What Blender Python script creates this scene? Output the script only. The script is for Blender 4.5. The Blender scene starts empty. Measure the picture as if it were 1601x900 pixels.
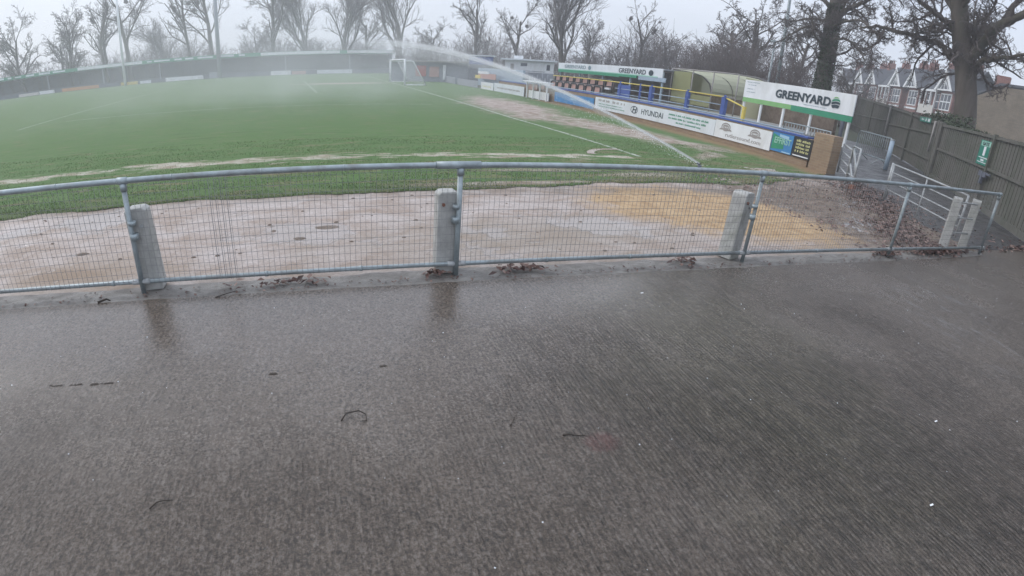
import bpy, bmesh, math, random
from mathutils import Vector, Matrix, noise as mnoise
rnd = random.Random(7)
SC = bpy.context.scene
COL = SC.collection
PI = math.pi
R = math.radians

# ------------------------------------------------------------------ helpers
def tag(o, label=None, cat=None, group=None, kind=None):
    if label: o['label'] = label
    if cat: o['category'] = cat
    if group: o['group'] = group
    if kind: o['kind'] = kind
    return o

def empty(name, loc=(0, 0, 0), rz=0.0):
    o = bpy.data.objects.new(name, None)
    o.location = loc; o.rotation_euler = (0, 0, rz); o.empty_display_size = 0.2
    COL.objects.link(o)
    return o

class MB:
    """collects shapes and links them as one mesh"""
    def __init__(s): s.v = []; s.f = []; s.m = []; s.smooth = []
    def add(s, vs, fs, mi=0, sm=False):
        b = len(s.v); s.v += [tuple(v) for v in vs]
        for f in fs:
            s.f.append(tuple(b + i for i in f)); s.m.append(mi); s.smooth.append(sm)
        return s
    def box(s, c, d, rz=0.0, mi=0, M=None):
        cx, cy, cz = c; hx, hy, hz = d[0] / 2, d[1] / 2, d[2] / 2
        cs, sn = math.cos(rz), math.sin(rz)
        vs = []
        for z in (-hz, hz):
            for x, y in ((-hx, -hy), (hx, -hy), (hx, hy), (-hx, hy)):
                vs.append((cx + x * cs - y * sn, cy + x * sn + y * cs, cz + z))
        if M: vs = [M @ Vector(v) for v in vs]
        return s.add(vs, [(0, 3, 2, 1), (4, 5, 6, 7), (0, 1, 5, 4), (1, 2, 6, 5), (2, 3, 7, 6), (3, 0, 4, 7)], mi)
    def beam(s, p, q, w, h, mi=0, up=(0, 0, 1)):
        p = Vector(p); q = Vector(q); d = (q - p)
        L = d.length; d = d / L
        u = Vector(up)
        if abs(d.dot(u)) > .98: u = Vector((0, 1, 0))
        a = d.cross(u).normalized(); b = a.cross(d).normalized()
        vs = []
        for e in (p, q):
            for i, j in ((-1, -1), (1, -1), (1, 1), (-1, 1)):
                vs.append(e + a * (i * w / 2) + b * (j * h / 2))
        return s.add(vs, [(0, 1, 2, 3), (7, 6, 5, 4), (0, 4, 5, 1), (1, 5, 6, 2), (2, 6, 7, 3), (3, 7, 4, 0)], mi)
    def tube(s, pts, rad, n=8, mi=0, caps=True, sm=True):
        pts = [Vector(p) for p in pts]
        if not isinstance(rad, (list, tuple)): rad = [rad] * len(pts)
        b = len(s.v); prev = None
        for i, p in enumerate(pts):
            d = (pts[min(i + 1, len(pts) - 1)] - pts[max(i - 1, 0)])
            if d.length < 1e-9: d = Vector((0, 0, 1))
            d.normalize()
            if prev is None:
                a = d.cross(Vector((0, 0, 1)))
                if a.length < .05: a = d.cross(Vector((1, 0, 0)))
            else:
                a = prev - d * prev.dot(d)
                if a.length < 1e-6: a = d.cross(Vector((1, 0, 0)))
            a.normalize(); prev = a; c = d.cross(a)
            for k in range(n):
                t = 2 * PI * k / n
                v = p + (a * math.cos(t) + c * math.sin(t)) * rad[i]
                s.v.append((v.x, v.y, v.z))
        for i in range(len(pts) - 1):
            for k in range(n):
                k2 = (k + 1) % n
                s.f.append((b + i * n + k, b + i * n + k2, b + (i + 1) * n + k2, b + (i + 1) * n + k))
                s.m.append(mi); s.smooth.append(sm)
        if caps:
            s.f.append(tuple(b + k for k in range(n))[::-1]); s.m.append(mi); s.smooth.append(False)
            e = b + (len(pts) - 1) * n
            s.f.append(tuple(e + k for k in range(n))); s.m.append(mi); s.smooth.append(False)
        return s
    def poly(s, pts, mi=0):
        return s.add(pts, [tuple(range(len(pts)))], mi)
    def prism(s, prof, axis, t0, t1, mi=0, M=None):
        """extrude a 2D profile; axis 'x','y','z' gives the extrusion axis"""
        def P(a, b, t): return {'x': (t, a, b), 'y': (a, t, b), 'z': (a, b, t)}[axis]
        n = len(prof)
        vs = [P(a, b, t0) for a, b in prof] + [P(a, b, t1) for a, b in prof]
        if M: vs = [M @ Vector(v) for v in vs]
        fs = [tuple(range(n))[::-1], tuple(range(n, 2 * n))]
        fs += [(i, (i + 1) % n, n + (i + 1) % n, n + i) for i in range(n)]
        return s.add(vs, fs, mi)
    def build(s, name, mat, parent=None, loc=None, bevel=0):
        me = bpy.data.meshes.new(name)
        me.from_pydata(s.v, [], s.f)
        mats = mat if isinstance(mat, (list, tuple)) else [mat]
        for m in mats: me.materials.append(m)
        me.polygons.foreach_set('material_index', s.m)
        me.polygons.foreach_set('use_smooth', s.smooth)
        me.update()
        o = bpy.data.objects.new(name, me); COL.objects.link(o)
        if parent: o.parent = parent
        if loc: o.location = loc
        if bevel:
            md = o.modifiers.new('bevel', 'BEVEL'); md.width = bevel; md.segments = 2; md.limit_method = 'ANGLE'
        return o

def world_part(mb, name, mat, parent, bevel=0):
    """mesh given in world coordinates, parented to a thing whose empty is not at the origin"""
    inv = (Matrix.Translation(parent.location) @ parent.rotation_euler.to_matrix().to_4x4()).inverted()
    mb.v = [tuple(inv @ Vector(v)) for v in mb.v]
    return mb.build(name, mat, parent, bevel=bevel)

def copy_tree(o, parent=None):
    c = o.copy(); COL.objects.link(c); c.parent = parent
    for ch in list(o.children): copy_tree(ch, c)
    return c

# ------------------------------------------------------------------ materials
def new_mat(name):
    m = bpy.data.materials.new(name); m.use_nodes = True
    nt = m.node_tree; b = nt.nodes['Principled BSDF']
    return m, nt, b
def N(nt, t, **k):
    n = nt.nodes.new(t)
    for a, v in k.items():
        if a in n.inputs: n.inputs[a].default_value = v
        else: setattr(n, a, v)
    return n
def coords(nt, scale=(1, 1, 1), gen='Object', rot=(0, 0, 0)):
    tc = N(nt, 'ShaderNodeTexCoord'); mp = N(nt, 'ShaderNodeMapping')
    mp.inputs['Scale'].default_value = scale; mp.inputs['Rotation'].default_value = rot
    nt.links.new(tc.outputs[gen], mp.inputs[0]); return mp.outputs[0]
def noise(nt, vec, scale, detail=4, rough=.6, dist=0):
    n = N(nt, 'ShaderNodeTexNoise', Scale=scale, Detail=detail, Roughness=rough, Distortion=dist)
    nt.links.new(vec, n.inputs['Vector']); return n.outputs['Fac']
def ramp(nt, fac, stops, interp='LINEAR'):
    r = N(nt, 'ShaderNodeValToRGB'); e = r.color_ramp.elements; r.color_ramp.interpolation = interp
    while len(e) < len(stops): e.new(.5)
    for i, (p, c) in enumerate(stops):
        e[i].position = p
        e[i].color = (c, c, c, 1) if isinstance(c, (int, float)) else (*c, 1)
    nt.links.new(fac, r.inputs[0]); return r.outputs[0]
def mixc(nt, fac, a, b, mode='MIX'):
    m = N(nt, 'ShaderNodeMix', data_type='RGBA', blend_type=mode)
    for sock, v in ((m.inputs[0], fac), (m.inputs[6], a), (m.inputs[7], b)):
        if hasattr(v, 'is_output') or isinstance(v, bpy.types.NodeSocket): nt.links.new(v, sock)
        elif isinstance(v, (int, float)): sock.default_value = v
        else: sock.default_value = (*v, 1)
    return m.outputs[2]
def math_n(nt, op, a, b=None, c=None, clamp=False):
    m = N(nt, 'ShaderNodeMath', operation=op); m.use_clamp = clamp
    for i, v in enumerate((a, b, c)):
        if v is None: continue
        if isinstance(v, (int, float)): m.inputs[i].default_value = v
        else: nt.links.new(v, m.inputs[i])
    return m.outputs[0]
def sep(nt, vec):
    s = N(nt, 'ShaderNodeSeparateXYZ'); nt.links.new(vec, s.inputs[0]); return s.outputs
def bump(nt, b, h, strength=.3, dist=.01, prev=None):
    n = N(nt, 'ShaderNodeBump', Strength=strength, Distance=dist); nt.links.new(h, n.inputs['Height'])
    if prev: nt.links.new(prev, n.inputs['Normal'])
    nt.links.new(n.outputs[0], b.inputs['Normal']); return n.outputs[0]

def mat(name, col, rough=.6, var=.18, scale=4, metal=0, bumpy=.2, stain=None, stretch=(1, 1, 1)):
    m, nt, b = new_mat(name)
    v = coords(nt, stretch)
    f = noise(nt, v, scale, 6, .65)
    dark = tuple(c * (1 - var) for c in col); lite = tuple(min(1, c * (1 + var)) for c in col)
    c = mixc(nt, ramp(nt, f, [(.3, 0), (.7, 1)]), dark, lite)
    if stain:
        f2 = ramp(nt, noise(nt, v, scale * .35, 5, .7, .6), [(.5, 0), (.68, 1)])
        c = mixc(nt, math_n(nt, 'MULTIPLY', f2, .7), c, stain)
    nt.links.new(c, b.inputs['Base Color'])
    b.inputs['Roughness'].default_value = rough; b.inputs['Metallic'].default_value = metal
    if bumpy: bump(nt, b, noise(nt, v, scale * 9, 3), bumpy, .004)
    return m

M = {}
M['galv'] = mat('galvanised_steel', (.31, .36, .38), .45, .24, 7, .4, .2, (.19, .19, .175))
M['wire'] = mat('wire_mesh_steel', (.27, .275, .28), .5, .2, 12, .3, 0)
M['post_concrete'] = mat('post_concrete', (.40, .40, .385), .8, .26, 6, 0, .7, (.20, .215, .17))
M['white_gate'] = mat('worn_white_steel', (.36, .38, .39), .5, .18, 9, .1, .2, (.30, .28, .26))
M['white'] = mat('white_paint', (.74, .76, .78), .5, .07, 2.5, 0, .05, (.58, .59, .58), (1, 1, .35))
M['offwhite'] = mat('off_white_board', (.66, .70, .74), .45, .07, 2.5, 0, .03, (.54, .57, .58), (1, 1, .35))
M['blue'] = mat('blue_paint', (.045, .09, .30), .45, .15, 5, 0, .1)
M['skyblue'] = mat('sky_blue_board', (.05, .22, .48), .45, .1, 3, 0, .02)
M['paleblue'] = mat('pale_blue', (.35, .55, .70), .5, .1, 3, 0, .02)
M['yellow'] = mat('yellow_paint', (.62, .50, .10), .5, .15, 6, 0, .1)
M['black'] = mat('black_paint', (.02, .022, .025), .5, .1, 4, 0, .05)
M['ink'] = mat('dark_lettering', (.025, .045, .06), .5, .1, 4, 0, 0)
M['softink'] = mat('small_lettering', (.16, .24, .28), .5, .1, 4, 0, 0)
M['greyink'] = mat('grey_lettering', (.30, .28, .27), .5, .1, 4, 0, 0)
M['lgreen'] = mat('light_green_paint', (.20, .42, .16), .5, .08, 3, 0, .02)
M['dgreen'] = mat('dark_green_paint', (.03, .25, .14), .5, .08, 3, 0, .02)
M['mint'] = mat('mint_green_paint', (.30, .55, .45), .5, .1, 3, 0, .02)
M['signgreen'] = mat('sign_green', (.015, .20, .14), .4, .08, 4, 0, .02)
M['orange'] = mat('orange_board', (.50, .24, .07), .5, .1, 2, 0, 0)
M['red'] = mat('red_paint', (.42, .10, .08), .5, .12, 3, 0, .05)
M['pink'] = mat('faded_red_seat', (.48, .29, .25), .5, .12, 5, 0, .05)
M['yellowtext'] = mat('yellow_lettering', (.62, .60, .28), .5, .1, 4, 0, 0)
M['teal'] = mat('teal_board', (.10, .34, .36), .5, .1, 3, 0, .02)
M['grey'] = mat('grey_panel', (.28, .30, .34), .6, .12, 2, 0, .05)
M['darkgrey'] = mat('dark_grey_panel', (.11, .12, .15), .7, .15, 1.5, 0, .05)
M['steps'] = mat('terrace_concrete', (.30, .30, .29), .8, .15, 3, 0, .3, (.2, .2, .19))
M['bluegrey'] = mat('blue_grey_post', (.30, .38, .46), .5, .12, 6, 0, .1)
M['rust'] = mat('rusty_iron', (.20, .09, .06), .8, .25, 14, 0, .4)
M['bark'] = mat('tree_bark', (.095, .08, .068), .9, .3, 3.5, 0, .9, (.07, .08, .05), (1, 1, .25))
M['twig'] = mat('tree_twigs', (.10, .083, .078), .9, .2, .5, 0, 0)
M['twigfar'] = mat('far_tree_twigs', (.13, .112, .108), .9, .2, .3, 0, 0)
M['ivy'] = mat('ivy_leaves', (.045, .062, .03), .6, .4, 1.2, 0, 0)
M['thicket'] = mat('thicket_twigs', (.13, .105, .10), .9, .25, .25, 0, 0)
M['slate'] = mat('slate_roof', (.062, .066, .080), .8, .2, 2.5, 0, .3, (.10, .105, .11))
M['glass'] = mat('window_glass', (.05, .06, .08), .1, .2, .6, 0, 0)
M['balcony'] = mat('cream_render', (.55, .53, .50), .7, .08, 2, 0, .1)
M['twigdark'] = mat('fallen_twig_bark', (.03, .022, .016), .8, .2, 30, 0, 0)
M['wornline'] = None

def brick(name, c1, c2, mortar, scale=3.2, gen='Object', rot=(0, 0, 0), offset=None):
    m, nt, b = new_mat(name)
    tc = N(nt, 'ShaderNodeTexCoord'); s = sep(nt, tc.outputs['Object'])
    cb = N(nt, 'ShaderNodeCombineXYZ')
    nt.links.new(math_n(nt, 'ADD', s[0], s[1]), cb.inputs[0]); nt.links.new(s[2], cb.inputs[1])
    bt = N(nt, 'ShaderNodeTexBrick', Scale=scale)
    bt.inputs['Color1'].default_value = (*c1, 1); bt.inputs['Color2'].default_value = (*c2, 1); bt.inputs['Mortar'].default_value = (*mortar, 1)
    bt.inputs['Mortar Size'].default_value = .018; bt.inputs['Bias'].default_value = 0
    bt.inputs['Brick Width'].default_value = .72; bt.inputs['Row Height'].default_value = .24
    nt.links.new(cb.outputs[0], bt.inputs['Vector'])
    f = noise(nt, tc.outputs['Object'], 1.3, 6, .7)
    c = mixc(nt, ramp(nt, f, [(.35, 0), (.75, .8)]), bt.outputs[0], tuple(x * .6 for x in c1))
    nt.links.new(c, b.inputs['Base Color']); b.inputs['Roughness'].default_value = .85
    bump(nt, b, bt.outputs['Fac'], -.4, .005)
    return m
M['brick'] = brick('sandy_brick', (.33, .235, .15), (.26, .18, .12), (.32, .28, .22))
M['redbrick'] = brick('red_brick', (.21, .070, .055), (.27, .10, .075), (.30, .24, .21))
M['yellowbrick'] = brick('yellow_stock_brick', (.17, .13, .085), (.23, .175, .115), (.24, .21, .175), 3.0)

def timber():
    m, nt, b = new_mat('weathered_timber')
    v = coords(nt, (9, 9, .6)); f = noise(nt, v, 1.5, 6, .7)
    v2 = coords(nt, (1, 1, 1)); g = noise(nt, v2, .8, 5, .7)
    c = mixc(nt, ramp(nt, f, [(.3, 0), (.7, 1)]), (.082, .079, .068), (.145, .138, .122))
    c = mixc(nt, ramp(nt, g, [(.42, 0), (.66, .8)]), c, (.068, .080, .055))
    nt.links.new(c, b.inputs['Base Color']); b.inputs['Roughness'].default_value = .8
    bump(nt, b, f, .4, .006); return m
M['timber'] = timber()

def ell(nt, s, cx, cy, rx, ry, rot, wob, amp, lo=.6, hi=1.25):
    """soft ragged oval mask in world metres"""
    cs, sn = math.cos(rot), math.sin(rot)
    dx = math_n(nt, 'SUBTRACT', s[0], cx); dy = math_n(nt, 'SUBTRACT', s[1], cy)
    u = math_n(nt, 'DIVIDE', math_n(nt, 'ADD', math_n(nt, 'MULTIPLY', dx, cs), math_n(nt, 'MULTIPLY', dy, sn)), rx)
    v = math_n(nt, 'DIVIDE', math_n(nt, 'SUBTRACT', math_n(nt, 'MULTIPLY', dy, cs), math_n(nt, 'MULTIPLY', dx, sn)), ry)
    r_ = math_n(nt, 'SQRT', math_n(nt, 'ADD', math_n(nt, 'MULTIPLY', u, u), math_n(nt, 'MULTIPLY', v, v)))
    r_ = math_n(nt, 'ADD', r_, math_n(nt, 'MULTIPLY', math_n(nt, 'SUBTRACT', wob, .5), amp))
    mr = N(nt, 'ShaderNodeMapRange'); mr.inputs['From Min'].default_value = lo; mr.inputs['From Max'].default_value = hi; mr.inputs['To Min'].default_value = 1; mr.inputs['To Max'].default_value = 0
    nt.links.new(r_, mr.inputs['Value']); return mr.outputs[0]
def grass_mat():
    m, nt, b = new_mat('pitch_grass')
    tc = N(nt, 'ShaderNodeTexCoord'); P = tc.outputs['Object']; s = sep(nt, P)
    v = coords(nt, (1, 1, 1)); fine = noise(nt, v, 14, 8, .8); mid = noise(nt, v, 2.2, 6, .7); big = noise(nt, v, .22, 4, .6)
    vs = coords(nt, (.25, 1, 1)); streak = noise(nt, vs, 3.2, 6, .7, .4)
    c = mixc(nt, ramp(nt, fine, [(.32, 0), (.68, 1)]), (.044, .104, .024), (.118, .212, .062))
    c = mixc(nt, ramp(nt, mid, [(.38, 0), (.62, .9)]), c, (.105, .155, .06))
    c = mixc(nt, ramp(nt, streak, [(.30, .55), (.46, 0)]), c, (.034, .068, .022))
    c = mixc(nt, ramp(nt, big, [(.4, 0), (.65, .5)]), c, (.080, .150, .050))
    # worn brown patches close to the near edge
    yl = math_n(nt, 'SUBTRACT', 1.0, math_n(nt, 'DIVIDE', math_n(nt, 'SUBTRACT', s[1], 8.0), 7.0), clamp=True)
    xr = math_n(nt, 'DIVIDE', math_n(nt, 'ADD', s[0], 2.0), 14.0, clamp=True)
    wr = math_n(nt, 'MULTIPLY', yl, math_n(nt, 'ADD', xr, .25))
    w = ramp(nt, math_n(nt, 'ADD', streak, math_n(nt, 'MULTIPLY', wr, .16)), [(.57, 0), (.68, .8)])
    c = mixc(nt, w, c, (.19, .155, .095))
    # pale muddy line along the touchline
    wob = math_n(nt, 'MULTIPLY', math_n(nt, 'SUBTRACT', noise(nt, v, .35, 4, .7), .5), .7)
    dy = math_n(nt, 'ABSOLUTE', math_n(nt, 'SUBTRACT', math_n(nt, 'ADD', s[1], wob), 11.42))
    lim = math_n(nt, 'LESS_THAN', s[0], 7.6)
    band = math_n(nt, 'SUBTRACT', .62, dy)
    band = math_n(nt, 'ADD', math_n(nt, 'MULTIPLY', band, 1.1), math_n(nt, 'MULTIPLY', math_n(nt, 'SUBTRACT', streak, .5), 2.8))
    bandm = math_n(nt, 'MULTIPLY', ramp(nt, band, [(.36, 0), (.62, .95)]), lim)
    bandm = math_n(nt, 'MULTIPLY', bandm, ramp(nt, dy, [(.42, 1), (.95, 0)]))
    c = mixc(nt, bandm, c, mixc(nt, ramp(nt, mid, [(.4, 0), (.6, 1)]), (.30, .25, .19), (.47, .44, .37)))
    wb = noise(nt, v, .9, 8, .7, .3); sc = mixc(nt, ramp(nt, mid, [(.38, 0), (.62, 1)]), (.24, .175, .135), (.45, .39, .35))
    for (cx, cy, rx, ry, ro, am, k) in ((9.6, 26.2, 2.1, 8.0, -.08, 1.8, 1.0), (10.7, 17.4, 1.5, 3.8, .15, 2.0, .92), (2.4, 55.6, 5.2, 2.4, 0, 1.4, .85), (12.2, 14.3, .9, 1.0, .4, 2.6, .7), (10.9, 12.4, 1.2, .35, .6, 2.6, .7),
                                        (6.6, 9.4, 1.3, .22, .1, 2.6, .75), (3.4, 8.55, 2.0, .16, .05, 2.4, .8), (8.6, 20.5, 1.0, 1.4, 0, 3.0, .7), (-1.7, 9.9, .5, .08, 0, 2.2, .6), (4.6, 9.7, 1.3, .14, 0, 2.6, .6)):
        c = mixc(nt, math_n(nt, 'MULTIPLY', ell(nt, s, cx, cy, rx, ry, ro, wb, am, .55, 1.15), k), c, sc)
    # bare reddish soil along the foot of the wall
    wf = math_n(nt, 'SUBTRACT', s[0], math_n(nt, 'MULTIPLY', math_n(nt, 'SUBTRACT', wb, .5), 1.6)); fr_ = N(nt, 'ShaderNodeMapRange'); fr_.inputs['From Min'].default_value = 12.9; fr_.inputs['From Max'].default_value = 13.7; nt.links.new(wf, fr_.inputs['Value'])
    lt = math_n(nt, 'LESS_THAN', s[1], 32.0)
    c = mixc(nt, math_n(nt, 'MULTIPLY', math_n(nt, 'MULTIPLY', fr_.outputs[0], lt), .85), c, (.26, .165, .10))
    # thin, tired grass near the edge of the sand
    ed = N(nt, 'ShaderNodeMapRange'); ed.inputs['From Min'].default_value = 8.9; ed.inputs['From Max'].default_value = 7.9; nt.links.new(math_n(nt, 'ADD', s[1], math_n(nt, 'MULTIPLY', math_n(nt, 'SUBTRACT', wb, .5), 1.8)), ed.inputs['Value'])
    c = mixc(nt, math_n(nt, 'MULTIPLY', ed.outputs[0], .55), c, (.085, .085, .045))
    nt.links.new(c, b.inputs['Base Color']); b.inputs['Roughness'].default_value = .85
    b.inputs['Specular IOR Level'].default_value = .25
    p = bump(nt, b, fine, .7, .03); bump(nt, b, mid, .4, .03, p)
    return m
M['grass'] = grass_mat()

def sand_mat(name, ca, cb, wet, scale=1.0, rough=(.25, .8), patch=False):
    m, nt, b = new_mat(name)
    v = coords(nt, (.75, 1.1, 1)); v1 = coords(nt)
    f = noise(nt, v, 1.6 * scale, 7, .68, .5); g = noise(nt, v1, 28 * scale, 5, .7); h = noise(nt, v, 5 * scale, 6, .7)
    c = mixc(nt, ramp(nt, f, [(.36, 0), (.62, 1)]), ca, cb)
    c = mixc(nt, ramp(nt, h, [(.55, 0), (.72, .75)]), c, wet)
    c = mixc(nt, ramp(nt, g, [(.3, .55), (.6, 0)]), c, tuple(x * .55 for x in wet))
    rg = ramp(nt, f, [(.35, rough[1]), (.62, rough[0])])
    if patch:
        tc = N(nt, 'ShaderNodeTexCoord'); s = sep(nt, tc.outputs['Object']); wb = noise(nt, v1, 1.6, 8, .68, .4)
        # brown soil to the right, rusty damp areas
        m2 = ell(nt, s, 11.0, 6.6, 5.4, 3.6, 0, wb, 1.2, .55, 1.05); c = mixc(nt, m2, c, mixc(nt, ramp(nt, h, [(.4, 0), (.62, 1)]), (.20, .155, .12), (.115, .085, .065)))
        m3 = ell(nt, s, -2.6, 5.2, 1.1, .55, 0, wb, 1.6, .3, 1.2); c = mixc(nt, math_n(nt, 'MULTIPLY', m3, .8), c, (.24, .175, .12))
        m4 = ell(nt, s, 2.6, 5.7, 2.6, .8, .1, wb, 2.2, .3, 1.3); c = mixc(nt, math_n(nt, 'MULTIPLY', m4, .7), c, (.26, .215, .17))
        m1 = ell(nt, s, 6.2, 6.75, 2.25, 1.5, -.48, wb, 1.1, .80, 1.12)
        sandc = mixc(nt, ramp(nt, noise(nt, v1, 5, 7, .7), [(.35, 0), (.65, 1)]), (.31, .20, .105), (.47, .335, .195))
        c = mixc(nt, m1, c, sandc)
        edge_ = math_n(nt, 'MULTIPLY', ramp(nt, math_n(nt, 'ABSOLUTE', math_n(nt, 'SUBTRACT', s[1], 8.05)), [(.0, 1), (.45, 0)]), ramp(nt, wb, [(.35, 0), (.6, 1)]))
        c = mixc(nt, math_n(nt, 'MULTIPLY', edge_, .8), c, (.13, .10, .07))
        e2 = math_n(nt, 'MULTIPLY', ramp(nt, math_n(nt, 'SUBTRACT', s[1], 4.6), [(.0, 1), (.5, 0)]), ramp(nt, wb, [(.35, 0), (.6, 1)]))
        c = mixc(nt, math_n(nt, 'MULTIPLY', e2, .8), c, (.15, .125, .10))
        # puddle film: smoother and a little darker
        pm = N(nt, 'ShaderNodeMapRange'); pm.inputs['From Min'].default_value = -.0118; pm.inputs['From Max'].default_value = -.0139; nt.links.new(s[2], pm.inputs['Value'])
        pud = pm.outputs[0]
        c = mixc(nt, math_n(nt, 'MULTIPLY', pud, .45), c, (.24, .205, .185))
        mr = math_n(nt, 'SUBTRACT', 1.0, math_n(nt, 'MULTIPLY', pud, .93)); g = math_n(nt, 'MULTIPLY', g, mr); h = math_n(nt, 'MULTIPLY', h, mr)
        h = math_n(nt, 'ADD', h, math_n(nt, 'MULTIPLY', math_n(nt, 'MULTIPLY', m1, noise(nt, coords(nt, (.8, 1.3, 1)), 4.5, 6, .7, .5)), 2.2))
        rg = mixc(nt, math_n(nt, 'MAXIMUM', m1, m2), rg, (.85, .85, .85)); rg = mixc(nt, pud, rg, (.07, .07, .07))
    nt.links.new(c, b.inputs['Base Color'])
    nt.links.new(rg, b.inputs['Roughness'])
    p = bump(nt, b, g, .5, .014); bump(nt, b, h, .4, .03, p)
    return m
M['sand'] = sand_mat('wet_pale_sand', (.32, .25, .205), (.47, .405, .375), (.25, .19, .145), 1, (.34, .8), True)
M['sandpatch'] = sand_mat('orange_sand', (.36, .235, .10), (.42, .29, .13), (.30, .20, .10), 2.0, (.85, .9))
M['soil'] = sand_mat('leafy_soil', (.13, .095, .07), (.20, .155, .12), (.095, .065, .05), 2.2, (.5, .85))
M['strip'] = sand_mat('gritty_edge', (.16, .15, .14), (.25, .235, .215), (.10, .09, .08), 3, (.35, .8))
M['field'] = sand_mat('rough_ground', (.06, .075, .04), (.09, .10, .06), (.06, .055, .04), .3, (.9, .9))
M['mudpatch'] = sand_mat('goalmouth_mud', (.34, .27, .22), (.46, .40, .36), (.26, .20, .15), 1.2, (.5, .85))

def concrete_mat():
    m, nt, b = new_mat('wet_tined_concrete')
    tc = N(nt, 'ShaderNodeTexCoord'); P = tc.outputs['Object']; s = sep(nt, P)
    v = coords(nt); big = noise(nt, v, .55, 5, .6, .3); mid = noise(nt, v, 2.6, 7, .7); fine = noise(nt, v, 55, 5, .75)
    grain = noise(nt, v, 120, 3, .7)
    c = mixc(nt, ramp(nt, big, [(.36, 0), (.64, 1)]), (.084, .062, .046), (.116, .088, .066))
    c = mixc(nt, ramp(nt, mid, [(.46, 0), (.72, .45)]), c, (.068, .056, .047))
    c = mixc(nt, ramp(nt, fine, [(.50, 0), (.66, .8)]), c, (.20, .175, .155))
    c = mixc(nt, ramp(nt, fine, [(.36, .95), (.49, 0)]), c, (.028, .025, .023))
    # warm brown algae in a ragged band on the right, pale scuffs beyond it
    wbl = noise(nt, v, 1.4, 7, .7, .3)
    alg = ell(nt, s, 3.1, 2.7, 1.1, 2.1, -.25, wbl, 2.0, .35, 1.25)
    c = mixc(nt, math_n(nt, 'MULTIPLY', alg, .75), c, mixc(nt, ramp(nt, fine, [(.36, 0), (.6, 1)]), (.038, .032, .018), (.115, .097, .060)))
    sc_ = math_n(nt, 'MULTIPLY', ell(nt, s, 6.6, 2.9, .9, 1.6, -.5, wbl, 2.6, .3, 1.1), ramp(nt, noise(nt, coords(nt, (1, .3, 1)), 7, 6, .75), [(.52, 0), (.62, .5)]))
    c = mixc(nt, sc_, c, (.26, .26, .27))
    rx = math_n(nt, 'DIVIDE', math_n(nt, 'SUBTRACT', s[0], 1.50), .13); ry = math_n(nt, 'DIVIDE', math_n(nt, 'SUBTRACT', s[1], 2.0), .10)
    r2 = math_n(nt, 'ADD', math_n(nt, 'MULTIPLY', rx, rx), math_n(nt, 'MULTIPLY', ry, ry))
    r2 = math_n(nt, 'ADD', r2, math_n(nt, 'MULTIPLY', math_n(nt, 'SUBTRACT', fine, .5), 1.5))
    c = mixc(nt, ramp(nt, r2, [(.3, .55), (1.1, 0)]), c, (.14, .055, .05))
    nt.links.new(c, b.inputs['Base Color'])
    # wet film: deepest towards the rail on the left, thin elsewhere
    yy = math_n(nt, 'DIVIDE', math_n(nt, 'SUBTRACT', s[1], 1.8), 2.5, clamp=True)
    xx = math_n(nt, 'SUBTRACT', 1.0, math_n(nt, 'DIVIDE', math_n(nt, 'SUBTRACT', s[0], .8), 4.0), clamp=True)
    film = math_n(nt, 'ADD', math_n(nt, 'MULTIPLY', math_n(nt, 'MULTIPLY', yy, math_n(nt, 'ADD', math_n(nt, 'MULTIPLY', xx, .75), .25)), .75), math_n(nt, 'MULTIPLY', math_n(nt, 'SUBTRACT', big, .42), .75))
    film = ramp(nt, film, [(.05, .08), (.55, 1)])
    rgh = mixc(nt, film, (.38, .38, .38), (.06, .06, .06))
    nt.links.new(mixc(nt, ramp(nt, fine, [(.45, 0), (.7, .35)]), rgh, (.45, .45, .45)), b.inputs['Roughness'])
    nt.links.new(math_n(nt, 'ADD', .45, math_n(nt, 'MULTIPLY', film, .55)), b.inputs['Specular IOR Level'])
    # tined grooves running towards the fence, broken up
    vg = coords(nt, (1, .09, 1)); w1 = noise(nt, vg, 27, 3, .6, .25)
    w2 = noise(nt, coords(nt, (1, .5, 1)), 50, 4, .75, .2)
    ga = ramp(nt, noise(nt, v, .9, 3, .6), [(.30, .3), (.6, 1)])
    right = math_n(nt, 'ADD', .35, math_n(nt, 'MULTIPLY', math_n(nt, 'SUBTRACT', 1.0, math_n(nt, 'DIVIDE', math_n(nt, 'ABSOLUTE', math_n(nt, 'SUBTRACT', s[0], 3.2)), 2.6), clamp=True), 1.3))
    wv = N(nt, 'ShaderNodeTexWave', wave_type='BANDS', bands_direction='X', Scale=9.5, Distortion=5.0, Detail=3.0); wv.inputs['Detail Scale'].default_value = 1.6
    nt.links.new(coords(nt, (1, .22, 1)), wv.inputs['Vector'])
    wvm = math_n(nt, 'MULTIPLY', wv.outputs['Fac'], ramp(nt, noise(nt, v, 6.5, 6, .8), [(.40, 0), (.62, 1)]))
    soft = math_n(nt, 'SUBTRACT', 1.0, math_n(nt, 'MULTIPLY', film, .91))
    g1_ = math_n(nt, 'MULTIPLY', math_n(nt, 'MULTIPLY', math_n(nt, 'ADD', math_n(nt, 'MULTIPLY', wvm, .6), w1), math_n(nt, 'MULTIPLY', ga, right)), soft)
    g2_ = math_n(nt, 'MULTIPLY', math_n(nt, 'ADD', math_n(nt, 'MULTIPLY', w2, 1.0), math_n(nt, 'MULTIPLY', fine, .8)), soft)
    gc = math_n(nt, 'MULTIPLY', math_n(nt, 'MULTIPLY', ramp(nt, w1, [(.36, 1), (.52, 0)]), math_n(nt, 'MULTIPLY', ga, right, clamp=True)), math_n(nt, 'SUBTRACT', 1.0, math_n(nt, 'MULTIPLY', film, .6)))
    c2 = mixc(nt, math_n(nt, 'MULTIPLY', gc, .55), c, (.032, .028, .024))
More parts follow.
